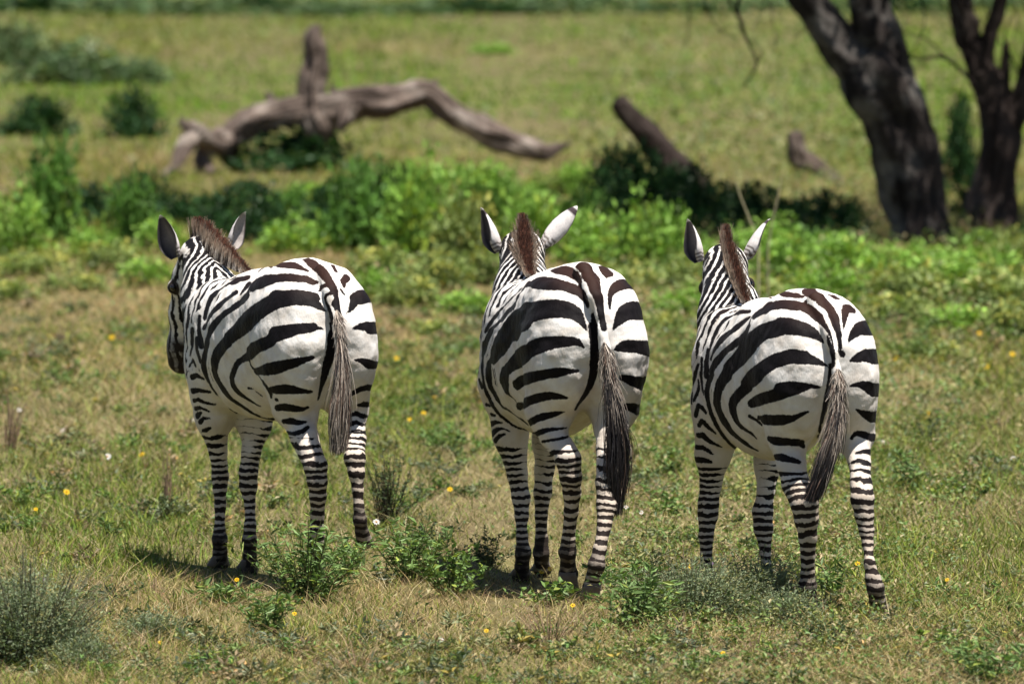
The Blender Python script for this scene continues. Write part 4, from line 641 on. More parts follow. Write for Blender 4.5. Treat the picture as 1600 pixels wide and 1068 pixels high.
def ground_leaves(n, y0, y1, seed, size, power=1.6):
    """tiny herbs: single leaves close to the ground"""
    rng = np.random.default_rng(seed); u = rng.random(n); a = 1 - power; Y = (y0 ** a + u * (y1 ** a - y0 ** a)) ** (1 / a)
    X = (rng.random(n) * 2 - 1) * (Y * .064 * 1.3 + 1.5); f = fbm(X, Y, 55, .8 * Y / 30); k = rng.random(n) < np.clip((f - .38) * 4, .03, 1); X, Y = X[k], Y[k]; n = len(X)
    sc = (Y / 30) ** .8; L = size * sc * (.5 + rng.random(n)); z = relief(X, Y) + (.01 + .09 * rng.random(n) ** 1.5) * sc
    G = np.array([[.095, .165, .040], [.145, .205, .055], [.070, .110, .040], [.21, .22, .07], [.28, .24, .12]]); c = G[rng.integers(0, 5, n)] * (.7 + .6 * rng.random((n, 1)))
    return leaf_geo(np.stack([X, Y, z], 1), L, L * .5, c, rng, .7)
def leaf_geo(P, L, W, c, rng, up=.5, D=None):
    n = len(P); d = rng.normal(size=(n, 3)) if D is None else D + rng.normal(size=(n, 3)) * .35
    d[:, 2] = d[:, 2] * .6 + .2; d /= np.linalg.norm(d, axis=1, keepdims=True)
    nn = rng.normal(size=(n, 3)) * (1 - up) + np.array([0, 0, 1.0]) * up * 1.4; s = np.cross(d, nn); s /= np.linalg.norm(s, axis=1, keepdims=True) + 1e-9
    nn = np.cross(s, d); L = np.broadcast_to(L, n)[:, None]; W = np.broadcast_to(W, n)[:, None]
    a = P; b = P + d * L * .45 + s * W * .5 + nn * W * .15; t = P + d * L - nn * L * .12; e = P + d * L * .45 - s * W * .5 + nn * W * .15
    V = np.stack([a, b, t, e], 1).reshape(-1, 3); F = np.arange(n * 4).reshape(-1, 4); return V, F, np.repeat(c, 4, 0)
def join(parts):
    V, F, Cc, o = [], [], [], 0
    for v, f, c in parts: V.append(v); F.append(f + o); Cc.append(c); o += len(v)
    return np.concatenate(V), np.concatenate(F), np.concatenate(Cc)
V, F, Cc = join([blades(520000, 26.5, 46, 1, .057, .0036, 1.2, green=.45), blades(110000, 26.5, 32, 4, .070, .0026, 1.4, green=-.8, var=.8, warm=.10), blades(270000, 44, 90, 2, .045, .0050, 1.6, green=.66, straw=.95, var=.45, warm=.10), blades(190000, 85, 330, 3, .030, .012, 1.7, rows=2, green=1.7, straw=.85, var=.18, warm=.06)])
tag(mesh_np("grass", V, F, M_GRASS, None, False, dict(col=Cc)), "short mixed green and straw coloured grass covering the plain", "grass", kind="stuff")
V, F, Cc = join([ground_leaves(260000, 26.5, 46, 5, .019), ground_leaves(140000, 44, 90, 6, .024), ground_leaves(60000, 88, 300, 7, .03, 1.7)])
tag(mesh_np("ground_herbs", V, F, M_LEAF, None, False, dict(col=Cc)), "tiny green leaves of low herbs growing among the grass", "ground cover", kind="stuff")

# ---------------------------------------------------------------- plants
def stems_geo(paths, r0, r1, col, sides=4):
    """thin tapered stems: paths (n,k,3)"""
    n, k, _ = paths.shape; a = np.arange(sides) * 2 * np.pi / sides
    r = (r0 + (r1 - r0) * np.linspace(0, 1, k))[None, :, None]
    ring = np.stack([np.cos(a), np.sin(a), a * 0], -1)[None, None]
    V = (paths[:, :, None, :] + ring * r[..., None]).reshape(-1, 3); F = []
    b = (np.arange(n)[:, None, None] * k + np.arange(k - 1)[None, :, None]) * sides + np.arange(sides)[None, None]
    nx = (np.arange(n)[:, None, None] * k + np.arange(k - 1)[None, :, None]) * sides + (np.arange(sides)[None, None] + 1) % sides
    F = np.stack([b, nx, nx + sides, b + sides], -1).reshape(-1, 4)
    return V, F, np.tile(np.asarray(col, float), (len(V), 1))
def stem_plant(n, h, rad, leaf, lw, nl, colour, seed, droop=.3, spread=.5, vary=.35, scol=(.09, .10, .04)):
    """many leafy stems from one root -> foliage and stem geometry"""
    rng = np.random.default_rng(seed); k = 6; u = np.linspace(0, 1, k)[None, :, None]
    ph_ = rng.random(n) * 2 * np.pi; rr = rad * rng.random(n) ** .6; H = h * (.55 + .5 * rng.random(n)) * (1 - .3 * rr / rad)
    dirx = np.stack([np.cos(ph_), np.sin(ph_), 0 * ph_], 1)
    root = dirx * (rr * spread)[:, None] * .5; path = root[:, None] + dirx[:, None] * (rr * 1.0)[:, None, None] * u ** 1.3 + np.array([0, 0, 1.]) * H[:, None, None] * (u - droop * .3 * u ** 3)
    path += np.cumsum(rng.normal(size=(n, k, 3)) * h * .012, 1)
    m = n * nl; si = np.repeat(np.arange(n), nl); s = .15 + .85 * rng.random(m); f = s * (k - 1); i0 = np.minimum(f.astype(int), k - 2); fr = (f - i0)[:, None]
    P = path[si, i0] * (1 - fr) + path[si, i0 + 1] * fr; d = rng.normal(size=(m, 3)); d[:, 2] = .5; 
    base = np.array(colour); c = base * (1 - vary + 2 * vary * rng.random((m, 1))) ; yel = rng.random(m) < .12; c[yel] = c[yel] * np.array([1.7, 1.3, .9])
    L = leaf * (.5 + .7 * rng.random(m))
    return leaf_geo(P, L, L * lw, c, rng, .45, d), stems_geo(path, max(.0015, h * .008), max(.0006, h * .002), scol)
def bush_geo(h, rad, leaf, nclump, per, colour, seed, lw=.62, scol=(.07, .055, .035)):
    """rounded bush of leaf clumps carried on branching sticks"""
    rng = np.random.default_rng(seed); d = rng.normal(size=(nclump, 3)); d[:, 2] = np.abs(d[:, 2]); d /= np.linalg.norm(d, axis=1, keepdims=True)
    rr = rng.random(nclump) ** .38; cen = d * rr[:, None] * np.array([rad, rad, h]) * (.8 + .35 * rng.random((nclump, 1))); cen[:, 2] = np.maximum(cen[:, 2], h * .06)
    ci = np.repeat(np.arange(nclump), per); m = len(ci); off = rng.normal(size=(m, 3)) * rad * .13; P = cen[ci] + off; P[:, 2] = np.abs(P[:, 2])
    tone = .55 + .9 * rng.random(nclump); c = np.array(colour) * tone[ci][:, None] * (.75 + .5 * rng.random((m, 1))); yl = rng.random(nclump) < .2; c[yl[ci]] *= np.array([1.5, 1.15, .9])
    L = leaf * (.55 + .7 * rng.random(m)); D = off / (np.linalg.norm(off, axis=1, keepdims=True) + 1e-6)
    k = 5; u = np.linspace(0, 1, k)[None, :, None]; nb = min(nclump, 40); path = cen[:nb, None] * u * np.array([1, 1, 1.0]) + np.cumsum(rng.normal(size=(nb, k, 3)) * rad * .03, 1) * u
    return leaf_geo(P, L, L * lw, c, rng, .5, D), stems_geo(path, rad * .022, rad * .006, scol)
def plant(name, fol, stm, loc, rz=0, scale=1.0):
    r = empty(name, loc, rz); r.scale = (scale,) * 3 if not isinstance(scale, tuple) else scale
    mesh_np("foliage", fol[0], fol[1], M_LEAF, r, False, dict(col=fol[2])); mesh_np("stem", stm[0], stm[1], M_STEM, r, True, dict(col=stm[2])); return r
def copy_tree(o, parent=None):
    c = o.copy(); C.objects.link(c); c.parent = parent
    for ch in o.children: copy_tree(ch, c)
    return c

def weeds(n, y0, y1, seed):
    rng = np.random.default_rng(seed); parts = []
    lib = [stem_plant(7, .055, .05, .020, .35, 9, c, 700 + k, vary=.4) for k, c in enumerate([(.10, .17, .045), (.14, .20, .06), (.050, .080, .028), (.17, .19, .10), (.20, .20, .07), (.12, .15, .09), (.09, .16, .04), (.26, .20, .12)])]
    lib = [join([a, b]) for a, b in lib]
    for _ in range(n):
        u = rng.random(); a = -.3; Y = (y0 ** a + u * (y1 ** a - y0 ** a)) ** (1 / a); X = (rng.random() * 2 - 1) * (Y * .064 * 1.25 + 1.2)
        if fbm(np.array([X]), np.array([Y]), 77, 1.1)[0] < .38 + .14 * rng.random(): continue
        v, f, c = lib[rng.integers(0, len(lib))]; th = rng.random() * 6.28; cs, sn = math.cos(th), math.sin(th); sc = (.5 + 1.5 * rng.random() ** 2) * (Y / 30) ** .6
        V2 = v * sc; V2 = np.stack([V2[:, 0] * cs - V2[:, 1] * sn + X, V2[:, 0] * sn + V2[:, 1] * cs + Y, V2[:, 2] + gz(X, Y) - .005], 1); parts.append((V2, f, c * (.8 + .5 * rng.random())))
    return join(parts)
V, F, Cc = join([weeds(6000, 26.8, 58, 31), weeds(1500, 26.8, 32, 37)])
tag(mesh_np("weeds", V, F, M_LEAF, None, False, dict(col=Cc)), "small leafy weeds scattered all through the short grass", "weeds", kind="stuff")
# bushes of the green band: (px, py of the foot, width px, height px, kind)
G1 = (.090, .190, .035); G2 = (.185, .320, .055); G3 = (.022, .062, .018); G4 = (.21, .27, .080); G5 = (.085, .135, .060)  # G3 dark green also paints shade into the band and under the log
protos = []
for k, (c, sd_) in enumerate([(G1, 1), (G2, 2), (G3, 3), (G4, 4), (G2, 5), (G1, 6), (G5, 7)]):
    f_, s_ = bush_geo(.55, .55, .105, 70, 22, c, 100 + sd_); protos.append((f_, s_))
proto_obj = {}
def place_bush(px, py, wpx, hpx, kind, label, name="leafy_bush", group=None, rz=0.0, cat="bush"):
    g = gnd(px, py); Y = g[1]; W = wpx / FPX * Y / 2 / .62; H = hpx * (1.25 * rb.uniform(.7, 1.3) if name == 'leafy_bush' and (py > 352 or px > 930) else .85 if name == 'leafy_bush' else 1) / FPX * Y / .62
    z = gz(g[0], g[1]) - .03
    if kind in proto_obj: o = copy_tree(proto_obj[kind]); o.location = (g[0], g[1], z); o.rotation_euler = (0, 0, rz)
    else: o = plant(name, *protos[kind], (g[0], g[1], z), rz); proto_obj[kind] = o
    o.name = name; o.scale = (W / .55 * .62, W / .55 * .62, H / .55 * .62)
    tag(o, label, cat, group); return o
GRP = "leafy green bushes in the band behind the zebras"
rb = random.Random(5)
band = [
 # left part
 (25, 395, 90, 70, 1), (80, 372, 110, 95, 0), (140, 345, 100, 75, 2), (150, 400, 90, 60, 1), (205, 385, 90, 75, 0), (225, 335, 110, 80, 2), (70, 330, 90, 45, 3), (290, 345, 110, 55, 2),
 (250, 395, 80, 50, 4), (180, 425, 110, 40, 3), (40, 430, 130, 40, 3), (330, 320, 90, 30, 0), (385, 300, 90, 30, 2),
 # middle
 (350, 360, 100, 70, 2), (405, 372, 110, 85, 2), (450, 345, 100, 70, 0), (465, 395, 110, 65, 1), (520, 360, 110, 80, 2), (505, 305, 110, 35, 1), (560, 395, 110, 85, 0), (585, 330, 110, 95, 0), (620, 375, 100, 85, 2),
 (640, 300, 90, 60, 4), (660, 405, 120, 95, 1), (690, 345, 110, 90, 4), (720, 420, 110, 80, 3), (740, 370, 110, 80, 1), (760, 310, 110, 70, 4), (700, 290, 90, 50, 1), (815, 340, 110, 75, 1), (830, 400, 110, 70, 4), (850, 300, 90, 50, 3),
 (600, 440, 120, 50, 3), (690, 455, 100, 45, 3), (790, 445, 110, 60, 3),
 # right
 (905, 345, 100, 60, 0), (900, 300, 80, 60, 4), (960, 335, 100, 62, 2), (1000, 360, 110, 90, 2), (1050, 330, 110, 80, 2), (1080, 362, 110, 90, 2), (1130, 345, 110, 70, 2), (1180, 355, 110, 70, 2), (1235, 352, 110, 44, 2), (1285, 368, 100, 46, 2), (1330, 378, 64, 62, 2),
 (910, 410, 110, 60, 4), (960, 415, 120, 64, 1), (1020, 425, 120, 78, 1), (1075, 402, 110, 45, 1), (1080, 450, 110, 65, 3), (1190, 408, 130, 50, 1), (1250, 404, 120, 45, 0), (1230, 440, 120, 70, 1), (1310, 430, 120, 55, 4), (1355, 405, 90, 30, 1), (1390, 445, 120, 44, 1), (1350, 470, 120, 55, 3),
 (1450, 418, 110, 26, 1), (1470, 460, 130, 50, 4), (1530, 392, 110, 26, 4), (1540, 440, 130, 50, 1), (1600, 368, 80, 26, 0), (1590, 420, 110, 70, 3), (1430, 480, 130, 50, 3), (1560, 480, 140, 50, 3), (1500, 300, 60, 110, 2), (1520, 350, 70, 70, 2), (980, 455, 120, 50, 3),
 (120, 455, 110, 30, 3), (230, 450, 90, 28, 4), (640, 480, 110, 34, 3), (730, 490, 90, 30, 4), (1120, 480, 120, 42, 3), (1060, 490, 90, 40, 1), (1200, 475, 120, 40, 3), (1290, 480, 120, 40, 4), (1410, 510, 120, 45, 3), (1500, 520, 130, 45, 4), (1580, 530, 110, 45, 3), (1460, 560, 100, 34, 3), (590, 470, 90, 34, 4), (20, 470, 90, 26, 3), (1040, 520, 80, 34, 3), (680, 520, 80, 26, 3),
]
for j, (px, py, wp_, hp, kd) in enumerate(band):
    place_bush(px, py, wp_, hp, kd, ["mid green leafy bush in the band of bushes behind the zebras", "bright green leafy bush in the band of bushes behind the zebras", "dense dark green bush, shade put into its colour, in the band of bushes behind the zebras",
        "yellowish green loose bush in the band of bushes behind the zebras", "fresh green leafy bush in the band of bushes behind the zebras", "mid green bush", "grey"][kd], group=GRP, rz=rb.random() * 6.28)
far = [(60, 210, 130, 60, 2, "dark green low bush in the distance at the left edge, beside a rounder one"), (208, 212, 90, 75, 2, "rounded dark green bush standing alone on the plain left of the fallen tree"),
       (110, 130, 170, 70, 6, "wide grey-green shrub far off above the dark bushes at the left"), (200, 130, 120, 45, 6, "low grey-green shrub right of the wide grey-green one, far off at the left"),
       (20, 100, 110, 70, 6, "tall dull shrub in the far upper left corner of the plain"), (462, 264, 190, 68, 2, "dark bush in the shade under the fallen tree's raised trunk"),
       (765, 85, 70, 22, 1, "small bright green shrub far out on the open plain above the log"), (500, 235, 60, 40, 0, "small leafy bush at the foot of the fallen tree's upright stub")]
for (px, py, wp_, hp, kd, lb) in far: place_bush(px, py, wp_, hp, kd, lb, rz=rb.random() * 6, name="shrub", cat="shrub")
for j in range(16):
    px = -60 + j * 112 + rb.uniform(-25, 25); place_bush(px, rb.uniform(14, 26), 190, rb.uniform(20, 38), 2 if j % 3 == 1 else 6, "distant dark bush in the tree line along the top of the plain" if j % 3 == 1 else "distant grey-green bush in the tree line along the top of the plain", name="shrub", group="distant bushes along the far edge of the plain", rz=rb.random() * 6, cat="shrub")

# plants among and in front of the zebras: type, px, py(foot), width px, height px, label
def near_plant(typ, px, py, wpx, hpx, label, seed, name="herb", cat="plant", group=None):
    g = gnd(px, py); Y = g[1]; h = hpx * 1.2 / FPX * Y; r = wpx / 2 / FPX * Y; z = gz(g[0], g[1]) - .01
    area = max(1.0, wpx * hpx / 7000.0)
    if typ == 'sage':
        f_, s_ = bush_geo(h * .62, r * .95, .017, int(140 * area), 34, (.165, .205, .115), seed, lw=.30, scol=(.16, .15, .10)); f2, s2 = stem_plant(int(30 * area), h * 1.0, r, .014, .3, 30, (.19, .225, .13), seed + 1, vary=.3, spread=.9, scol=(.16, .15, .10))
        f_ = join([f_, f2]); s_ = join([s_, s2])
    elif typ == 'lance': f_, s_ = stem_plant(int(16 * area), h, r, .050, .26, 15, (.130, .205, .065), seed, vary=.4)
    elif typ == 'broad': f_, s_ = stem_plant(int(14 * area), h, r, .034, .55, 14, (.125, .20, .055), seed, vary=.4)
    elif typ == 'dark': f_, s_ = stem_plant(int(26 * area), h, r, .020, .45, 26, (.075, .105, .045), seed, vary=.4, scol=(.06, .05, .035))
    elif typ == 'twig': f_, s_ = stem_plant(int(22 * area), h, r, .014, .3, 5, (.30, .22, .14), seed, spread=.6, scol=(.30, .21, .14))
    o = plant(name, f_, s_, (g[0], g[1], z)); tag(o, label, cat, group); return o
near = [
 ('lance', 480, 935, 190, 135, "bright green plant with long pointed leaves below the left zebra's hind legs"),
 ('lance', 540, 895, 80, 80, "green narrow-leaved plant just under the left zebra's raised hoof"),
 ('lance', 640, 900, 170, 115, "leafy green plant in the gap between the left and the middle zebra"),
 ('broad', 705, 925, 150, 100, "green leafy plant just left of the middle zebra's front hooves"),
 ('dark', 605, 810, 90, 120, "dark twiggy little shrub beside the left zebra's right hind leg"),
 ('dark', 665, 855, 110, 55, "low dark green shrublet between the left and the middle zebra"),
 ('sage', 1080, 965, 210, 120, "grey-green bushy shrub in front of the right zebra's left front leg"),
 ('sage', 1180, 955, 190, 110, "silvery green shrub in front of the right zebra between its left legs"),
 ('sage', 1230, 975, 120, 70, "grey-green low shrub below the right zebra's left hind hoof"),
 ('lance', 1000, 985, 150, 110, "green leafy plant right of the middle zebra's rear hoof"),
 ('lance', 1310, 935, 90, 75, "dark green leafy plant between the right zebra's two hind legs"),
 ('sage', 45, 1030, 230, 175, "tall grey-green bushy shrub at the lower left corner"),
 ('dark', 20, 1040, 110, 100, "dark twiggy shrub at the very lower left edge"),
 ('sage', 130, 1040, 120, 60, "low grey-green shrub right of the one in the lower left corner"),
 ('broad', 40, 785, 90, 45, "flat green leafy plant at the left edge, level with the zebras' legs"),
 ('twig', 15, 705, 50, 120, "dry brown twiggy plant at the left edge of the plain"),
 ('dark', 240, 805, 120, 45, "low dark green plant left of the left zebra's front legs"),
 ('broad', 1040, 800, 70, 45, "small leafy plant between the middle and the right zebra"),
 ('broad', 1500, 790, 120, 60, "leafy green plant on the open grass right of the right zebra"),
 ('lance', 1420, 770, 90, 80, "tall green herb close beside the right zebra's right hind leg"),
 ('dark', 1450, 700, 120, 60, "dark green herb behind and right of the right zebra's hind leg"),
 ('broad', 1390, 620, 90, 50, "green herb just right of the right zebra's rump"),
 ('lance', 1550, 1070, 140, 90, "green narrow-leaved plant at the lower right corner"),
 ('broad', 1480, 1020, 110, 50, "low green plant to the right below the right zebra's rear hoof"),
 ('lance', 700, 705, 80, 45, "green herb on the grass left of the middle zebra's belly"),
 ('dark', 670, 640, 70, 40, "small dark herb on the grass between the left and the middle zebra's bodies"),
 ('broad', 1050, 740, 60, 60, "pale green herb left of the right zebra's front leg"),
 ('broad', 860, 940, 110, 45, "small leafy tuft right under the middle zebra's hooves"),
 ('lance', 350, 935, 100, 40, "low green plant in front of the left zebra's front hooves"),
 ('lance', 420, 990, 120, 80, "green leafy plant under and left of the big leafy one in the lower left half"),
 ('twig', 860, 1005, 170, 80, "patch of dry reddish-brown stalks below the middle zebra's hooves"),
 ('dark', 1290, 1010, 140, 60, "low dark shrublet under the gap between the right zebra's hind hooves"),
 ('twig', 560, 1050, 190, 60, "dry brown stalks at the bottom edge between the left and the middle zebra"),
 ('sage', 235, 995, 120, 55, "small grey-green shrub below the left zebra's shadow"),
 ('lance', 965, 925, 80, 75, "leafy plant just right of the middle zebra's right hind hoof"),
 ('dark', 765, 880, 90, 65, "small dark shrublet just left of the middle zebra's front hooves"),
 ('twig', 262, 790, 20, 110, "single dry stalk left of the left zebra's front legs"),
 ('twig', 930, 720, 14, 30, "tiny dry stalk behind the middle zebra's legs"),
 ('twig', 1180, 1020, 150, 55, "dry straw-coloured twigs lying below the right zebra's left hind hoof"),
 ('twig', 240, 930, 110, 45, "dry pinkish twigs over the shadow at the left zebra's front hooves"),
 ('lance', 590, 470, 110, 60, "yellow-green herb behind the left zebra's rump"), ('broad', 1060, 560, 70, 60, "green herb behind, between the middle and the right zebra"),
 ('lance', 1420, 560, 120, 70, "olive green weed behind the right zebra's rump"), ('dark', 1370, 470, 100, 60, "dark weedy clump up behind the right zebra's back"), ('broad', 1520, 620, 120, 50, "loose green weed on the plain at the right side"),
 ('lance', 700, 560, 110, 50, "olive herb on the plain left of the middle zebra's shoulder"), ('broad', 120, 610, 100, 40, "low weed on the plain at the left, level with the black muzzle"),
]
for j, q in enumerate(near): near_plant(*q, 300 + j)

# flowers: (px, py, size px, colour)
def flower(px, py, spx, colour, label, group, seed):
    rng = random.Random(seed); g = gnd(px, min(py + 14, 1060)) if py > 460 else gnd(px, py + 16); Y = g[1]; p = at(px, py, Y); r = spx / 2 / FPX * Y; z0 = gz(p[0], Y)
    H = max(p[2] - z0, .03); root = tag(empty("wildflower", (p[0], Y, z0)), label, "flower", group); n = 8
    V = []; F = []; tilt = Vector((rng.uniform(-.4, .4), -.9, .8)).normalized(); q = tilt.to_track_quat('Z', 'Y')
    for k in range(n):
        a = 2 * math.pi * k / n; b0 = len(V)
        for (rr, da, zz) in ((.18, 0, 0), (.7, -.30, .12), (1.0, 0, .05), (.7, .30, .12)):
            v = q @ Vector((math.cos(a + da) * rr * r, math.sin(a + da) * rr * r, zz * r)); V.append((v.x, v.y, v.z + H))
        F.append((b0, b0 + 1, b0 + 2, b0 + 3))
    mesh_np("petals", V, F, M_PETAL, root, False, dict(col=np.tile(colour, (len(V), 1))))
    bm = bmesh.new(); bmesh.ops.create_icosphere(bm, subdivisions=1, radius=r * .28); bmesh.ops.translate(bm, vec=Vector((0, 0, H)) + tilt * r * .08, verts=bm.verts)
    me = bpy.data.meshes.new("flower_centre"); bm.to_mesh(me); bm.free(); me.materials.append(M_CENTRE); o = bpy.data.objects.new("flower_centre", me); C.objects.link(o); o.parent = root
    s_ = stems_geo(np.array([[[.01, 0, 0], [.004, 0, H * .5], [0, 0, H - r * .1]]]), .0014 * Y / 30, .001 * Y / 30, (.08, .13, .03)); mesh_np("stem", s_[0], s_[1], M_STEM, root, True, dict(col=s_[2]))
t_ = NT("flower_centre", .7, .1).col((.55, .22, .02)); M_CENTRE = t_.m
YEL, WHT, PUR = (.85, .55, .02), (.82, .80, .80), (.42, .22, .55)
flw = [(1315, 405, 17, YEL, "largest yellow flower, blurred, right of the right zebra's ears"), (1352, 421, 14, YEL, "blurred yellow flower just right of the largest one behind the right zebra"),
 (104, 768, 12, YEL, "yellow flower at the left, near the flat green plant"), (222, 710, 11, YEL, "orange-yellow flower left of the left zebra's front leg"), (168, 713, 13, WHT, "pale lilac-white flower at the left of the left zebra's legs"),
 (588, 815, 12, WHT, "white flower at the left zebra's raised hind hoof"), (1003, 885, 10, YEL, "yellow flower left of the pair over the grey-green shrub"), (1065, 897, 10, YEL, "lower left yellow flower of the pair on the grey-green shrub"), (1075, 884, 11, YEL, "upper right yellow flower of the pair on the grey-green shrub"),
 (860, 888, 10, YEL, "yellow flower right between the middle zebra's hooves"), (846, 893, 8, YEL, "small yellow flower at the middle zebra's right front hoof"), (895, 945, 9, YEL, "yellow flower in the grass below the middle zebra"),
 (703, 764, 10, YEL, "yellow flower left of the middle zebra's front legs"), (1583, 716, 10, WHT, "white flower at the right edge of the plain"), (1048, 666, 8, WHT, "small white flower just left of the right zebra's shoulder")]
for j, (a_, b_, c_, d_, e_) in enumerate(flw): flower(a_, b_, c_, d_, e_, "wildflowers", 900 + j)
rs = [(640, 655), (662, 645), (678, 622), (1450, 645), (1542, 573), (1582, 553), (470, 935), (460, 958), (175, 527), (56, 795), (370, 905), (1340, 880), (1480, 905), (1530, 520), (1090, 595), (690, 440), (1400, 560), (620, 560), (250, 1003), (760, 985), (1130, 1020)]
for j, (a_, b_) in enumerate(rs): flower(a_, b_, 8 + j % 3, YEL, "tiny yellow flower in the open grass", "tiny yellow wildflowers", 950 + j)
rs = [(98, 672), (561, 822), (1002, 800), (978, 792), (30, 640), (300, 655), (1505, 760), (1380, 690), (690, 1000)]
for j, (a_, b_) in enumerate(rs): flower(a_, b_, 8, WHT, "tiny white flower in the open grass", "tiny white wildflowers", 980 + j)
rs = [(1271, 901), (1240, 917), (1272, 926), (1112, 880), (36, 935), (70, 905)]
for j, (a_, b_) in enumerate(rs): flower(a_, b_, 7, PUR, "tiny purple flower on a grey-green shrub", "tiny purple wildflowers", 990 + j)

# ---------------------------------------------------------------- wood
def bark_material(name, c1, c2, c3, stretch=5.0, bs=.9):
    t = NT(name, .9, .12); ob = t.obj(); mp = t.n("Mapping"); mp.inputs["Scale"].default_value = (1, 1, 1); t.set(mp.inputs[0], ob)
    n1 = t.noise(9, 6, .65, mp.outputs[0]); n2 = t.noise(2.2, 4, .6, ob); st = t.attr("grain")
    wv = t.n("TexNoise"); wv.inputs["Scale"].default_value = 1.0; wv.inputs["Detail"].default_value = 5; wv.inputs["Roughness"].default_value = .65; t.set(wv.inputs["Vector"], st.outputs[1])
    c = t.mix(t.ramp(wv.outputs[0], .36, .62), c1, c2); c = t.mix(t.ramp(n2, .50, .70), c, c3); t.col(c)
    t.bump(t.math('ADD', t.math('MULTIPLY', wv.outputs[0], 1.3), n1), bs, .05); return t.m
M_DEAD = bark_material("dead_wood", (.23, .175, .145), (.038, .028, .024), (.38, .325, .28))
M_BARK = bark_material("acacia_bark", (.040, .032, .029), (.009, .007, .0065), (.18, .165, .15))
M_BARK2 = bark_material("brown_bark", (.055, .040, .035), (.020, .014, .012), (.09, .07, .06))
def limb(pts, seed, mat, parent, name, rings=14, sides=30, rough=.10, knots=()):
    """pts: world points with radius; irregular tapered limb with ridges"""
    P = [np.array(p, float) for p in pts]; P = [2 * P[0] - P[1]] + P + [2 * P[-1] - P[-2]]; Q = []
    for i in range(1, len(P) - 2):
        a, b, c, d = P[i - 1:i + 3]
        for k in range(rings):
            t = k / rings; Q.append(.5 * (2 * b + (c - a) * t + (2 * a - 5 * b + 4 * c - d) * t * t + (3 * b - a - 3 * c + d) * t ** 3))
    Q.append(P[-2]); Q = np.array(Q); Q[:, 3] = np.maximum(Q[:, 3], .004); T = np.gradient(Q[:, :3], axis=0); T /= np.linalg.norm(T, axis=1, keepdims=True)
    u = np.cross(T[0], [.2, 1, .1]); u /= np.linalg.norm(u); V = []; gr = []; L = 0; rng = np.random.default_rng(seed); ph = rng.random(8) * 6.28
    for i in range(len(Q)):
        u = u - T[i] * (u @ T[i]); u /= np.linalg.norm(u); v = np.cross(T[i], u)
        if i: L += np.linalg.norm(Q[i, :3] - Q[i - 1, :3])
        for j in range(sides):
            a = 2 * math.pi * j / sides; r = Q[i, 3]
            nz = mnoise.noise(Vector((math.cos(a) * 1.6 + seed, math.sin(a) * 1.6, L / max(Q[:, 3].max(), .03) * .55)))
            nz2 = mnoise.noise(Vector((math.cos(a) * 4 + seed, math.sin(a) * 4, L / max(Q[:, 3].max(), .03) * 1.3 + 9)))
            rr = r * (1 + rough * 2.2 * nz + rough * 1.2 * nz2 + .05 * math.sin(5 * a + ph[0] + L * 2))
            V.append(Q[i, :3] + (u * math.cos(a) + v * math.sin(a)) * rr); gr.append((math.cos(a) * 3.2 + seed, math.sin(a) * 3.2, L * 1.6))
    F = [(i * sides + j, i * sides + (j + 1) % sides, (i + 1) * sides + (j + 1) % sides, (i + 1) * sides + j) for i in range(len(Q) - 1) for j in range(sides)]
    bm = bmesh.new(); vs = [bm.verts.new(v) for v in V]
    for q in F: bm.faces.new([vs[x] for x in q])
    for base, sgn in ((0, -1), ((len(Q) - 1) * sides, 1)):     # splintered end
        r = Q[0 if base == 0 else -1, 3]; tip = bm.verts.new(Q[0 if base == 0 else -1, :3] + T[0 if base == 0 else -1] * sgn * r * .5)
        for j in range(sides): bm.faces.new([vs[base + j], vs[base + (j + 1) % sides], tip])
        gr.append((seed, base, L))
    bmesh.ops.recalc_face_normals(bm, faces=bm.faces); me = bpy.data.meshes.new(name); bm.to_mesh(me); bm.free()
    a_ = me.attributes.new("grain", 'FLOAT_VECTOR', 'POINT'); a_.data.foreach_set("vector", np.array(gr, np.float32).ravel())
    for p in me.polygons: p.use_smooth = True
    me.materials.append(mat); o = bpy.data.objects.new(name, me); C.objects.link(o); o.parent = parent
    if parent: o.location = (-parent.location[0], -parent.location[1], -parent.location[2])
    return o
def px_limb(L, Y):
    out = []
    for q in L:
        y = Y + (q[3] if len(q) > 3 else 0); out.append(np.append(at(q[0], q[1], y), q[2] / FPX * y))
    return out
# the fallen tree
YL = 84.0; g = at(490, 262, YL)
fallen = tag(empty("fallen_tree", (g[0], YL, 0)), "bare grey fallen tree with an upright stub and two long limbs propped off the ground", "fallen tree")
limb(px_limb([(345, 228, 21), (372, 206, 23), (400, 190, 24), (436, 178, 20), (470, 172, 24), (496, 176, 29), (530, 168, 25), (565, 160, 22), (600, 160, 25), (635, 154, 22), (668, 148, 21), (700, 172, 20), (735, 194, 20), (775, 212, 20), (815, 229, 19), (850, 238, 15), (875, 229, 7), (890, 224, 3)], YL), 3, M_DEAD, fallen, "trunk", rough=.15)
limb(px_limb([(506, 222, 11, -.05), (501, 205, 22, -.05), (493, 188, 26, -.02), (489, 165, 22), (488, 130, 19), (494, 95, 17), (491, 62, 16), (496, 42, 9)], YL), 7, M_DEAD, fallen, "branch", rough=.19)
limb(px_limb([(352, 222, 22), (330, 222, 17, -.5), (306, 208, 15, -.9), (290, 196, 9, -1), (281, 184, 3, -1)], YL), 11, M_DEAD, fallen, "branch", rough=.2)
limb(px_limb([(306, 206, 14, -.9), (286, 235, 12, -1.2), (272, 262, 8, -1.4), (250, 276, 4, -1.6)], YL), 13, M_DEAD, fallen, "branch", rough=.17)
limb(px_limb([(350, 225, 20), (366, 248, 14, .2), (378, 276, 12, .3)], YL), 17, M_DEAD, fallen, "branch", rough=.17)
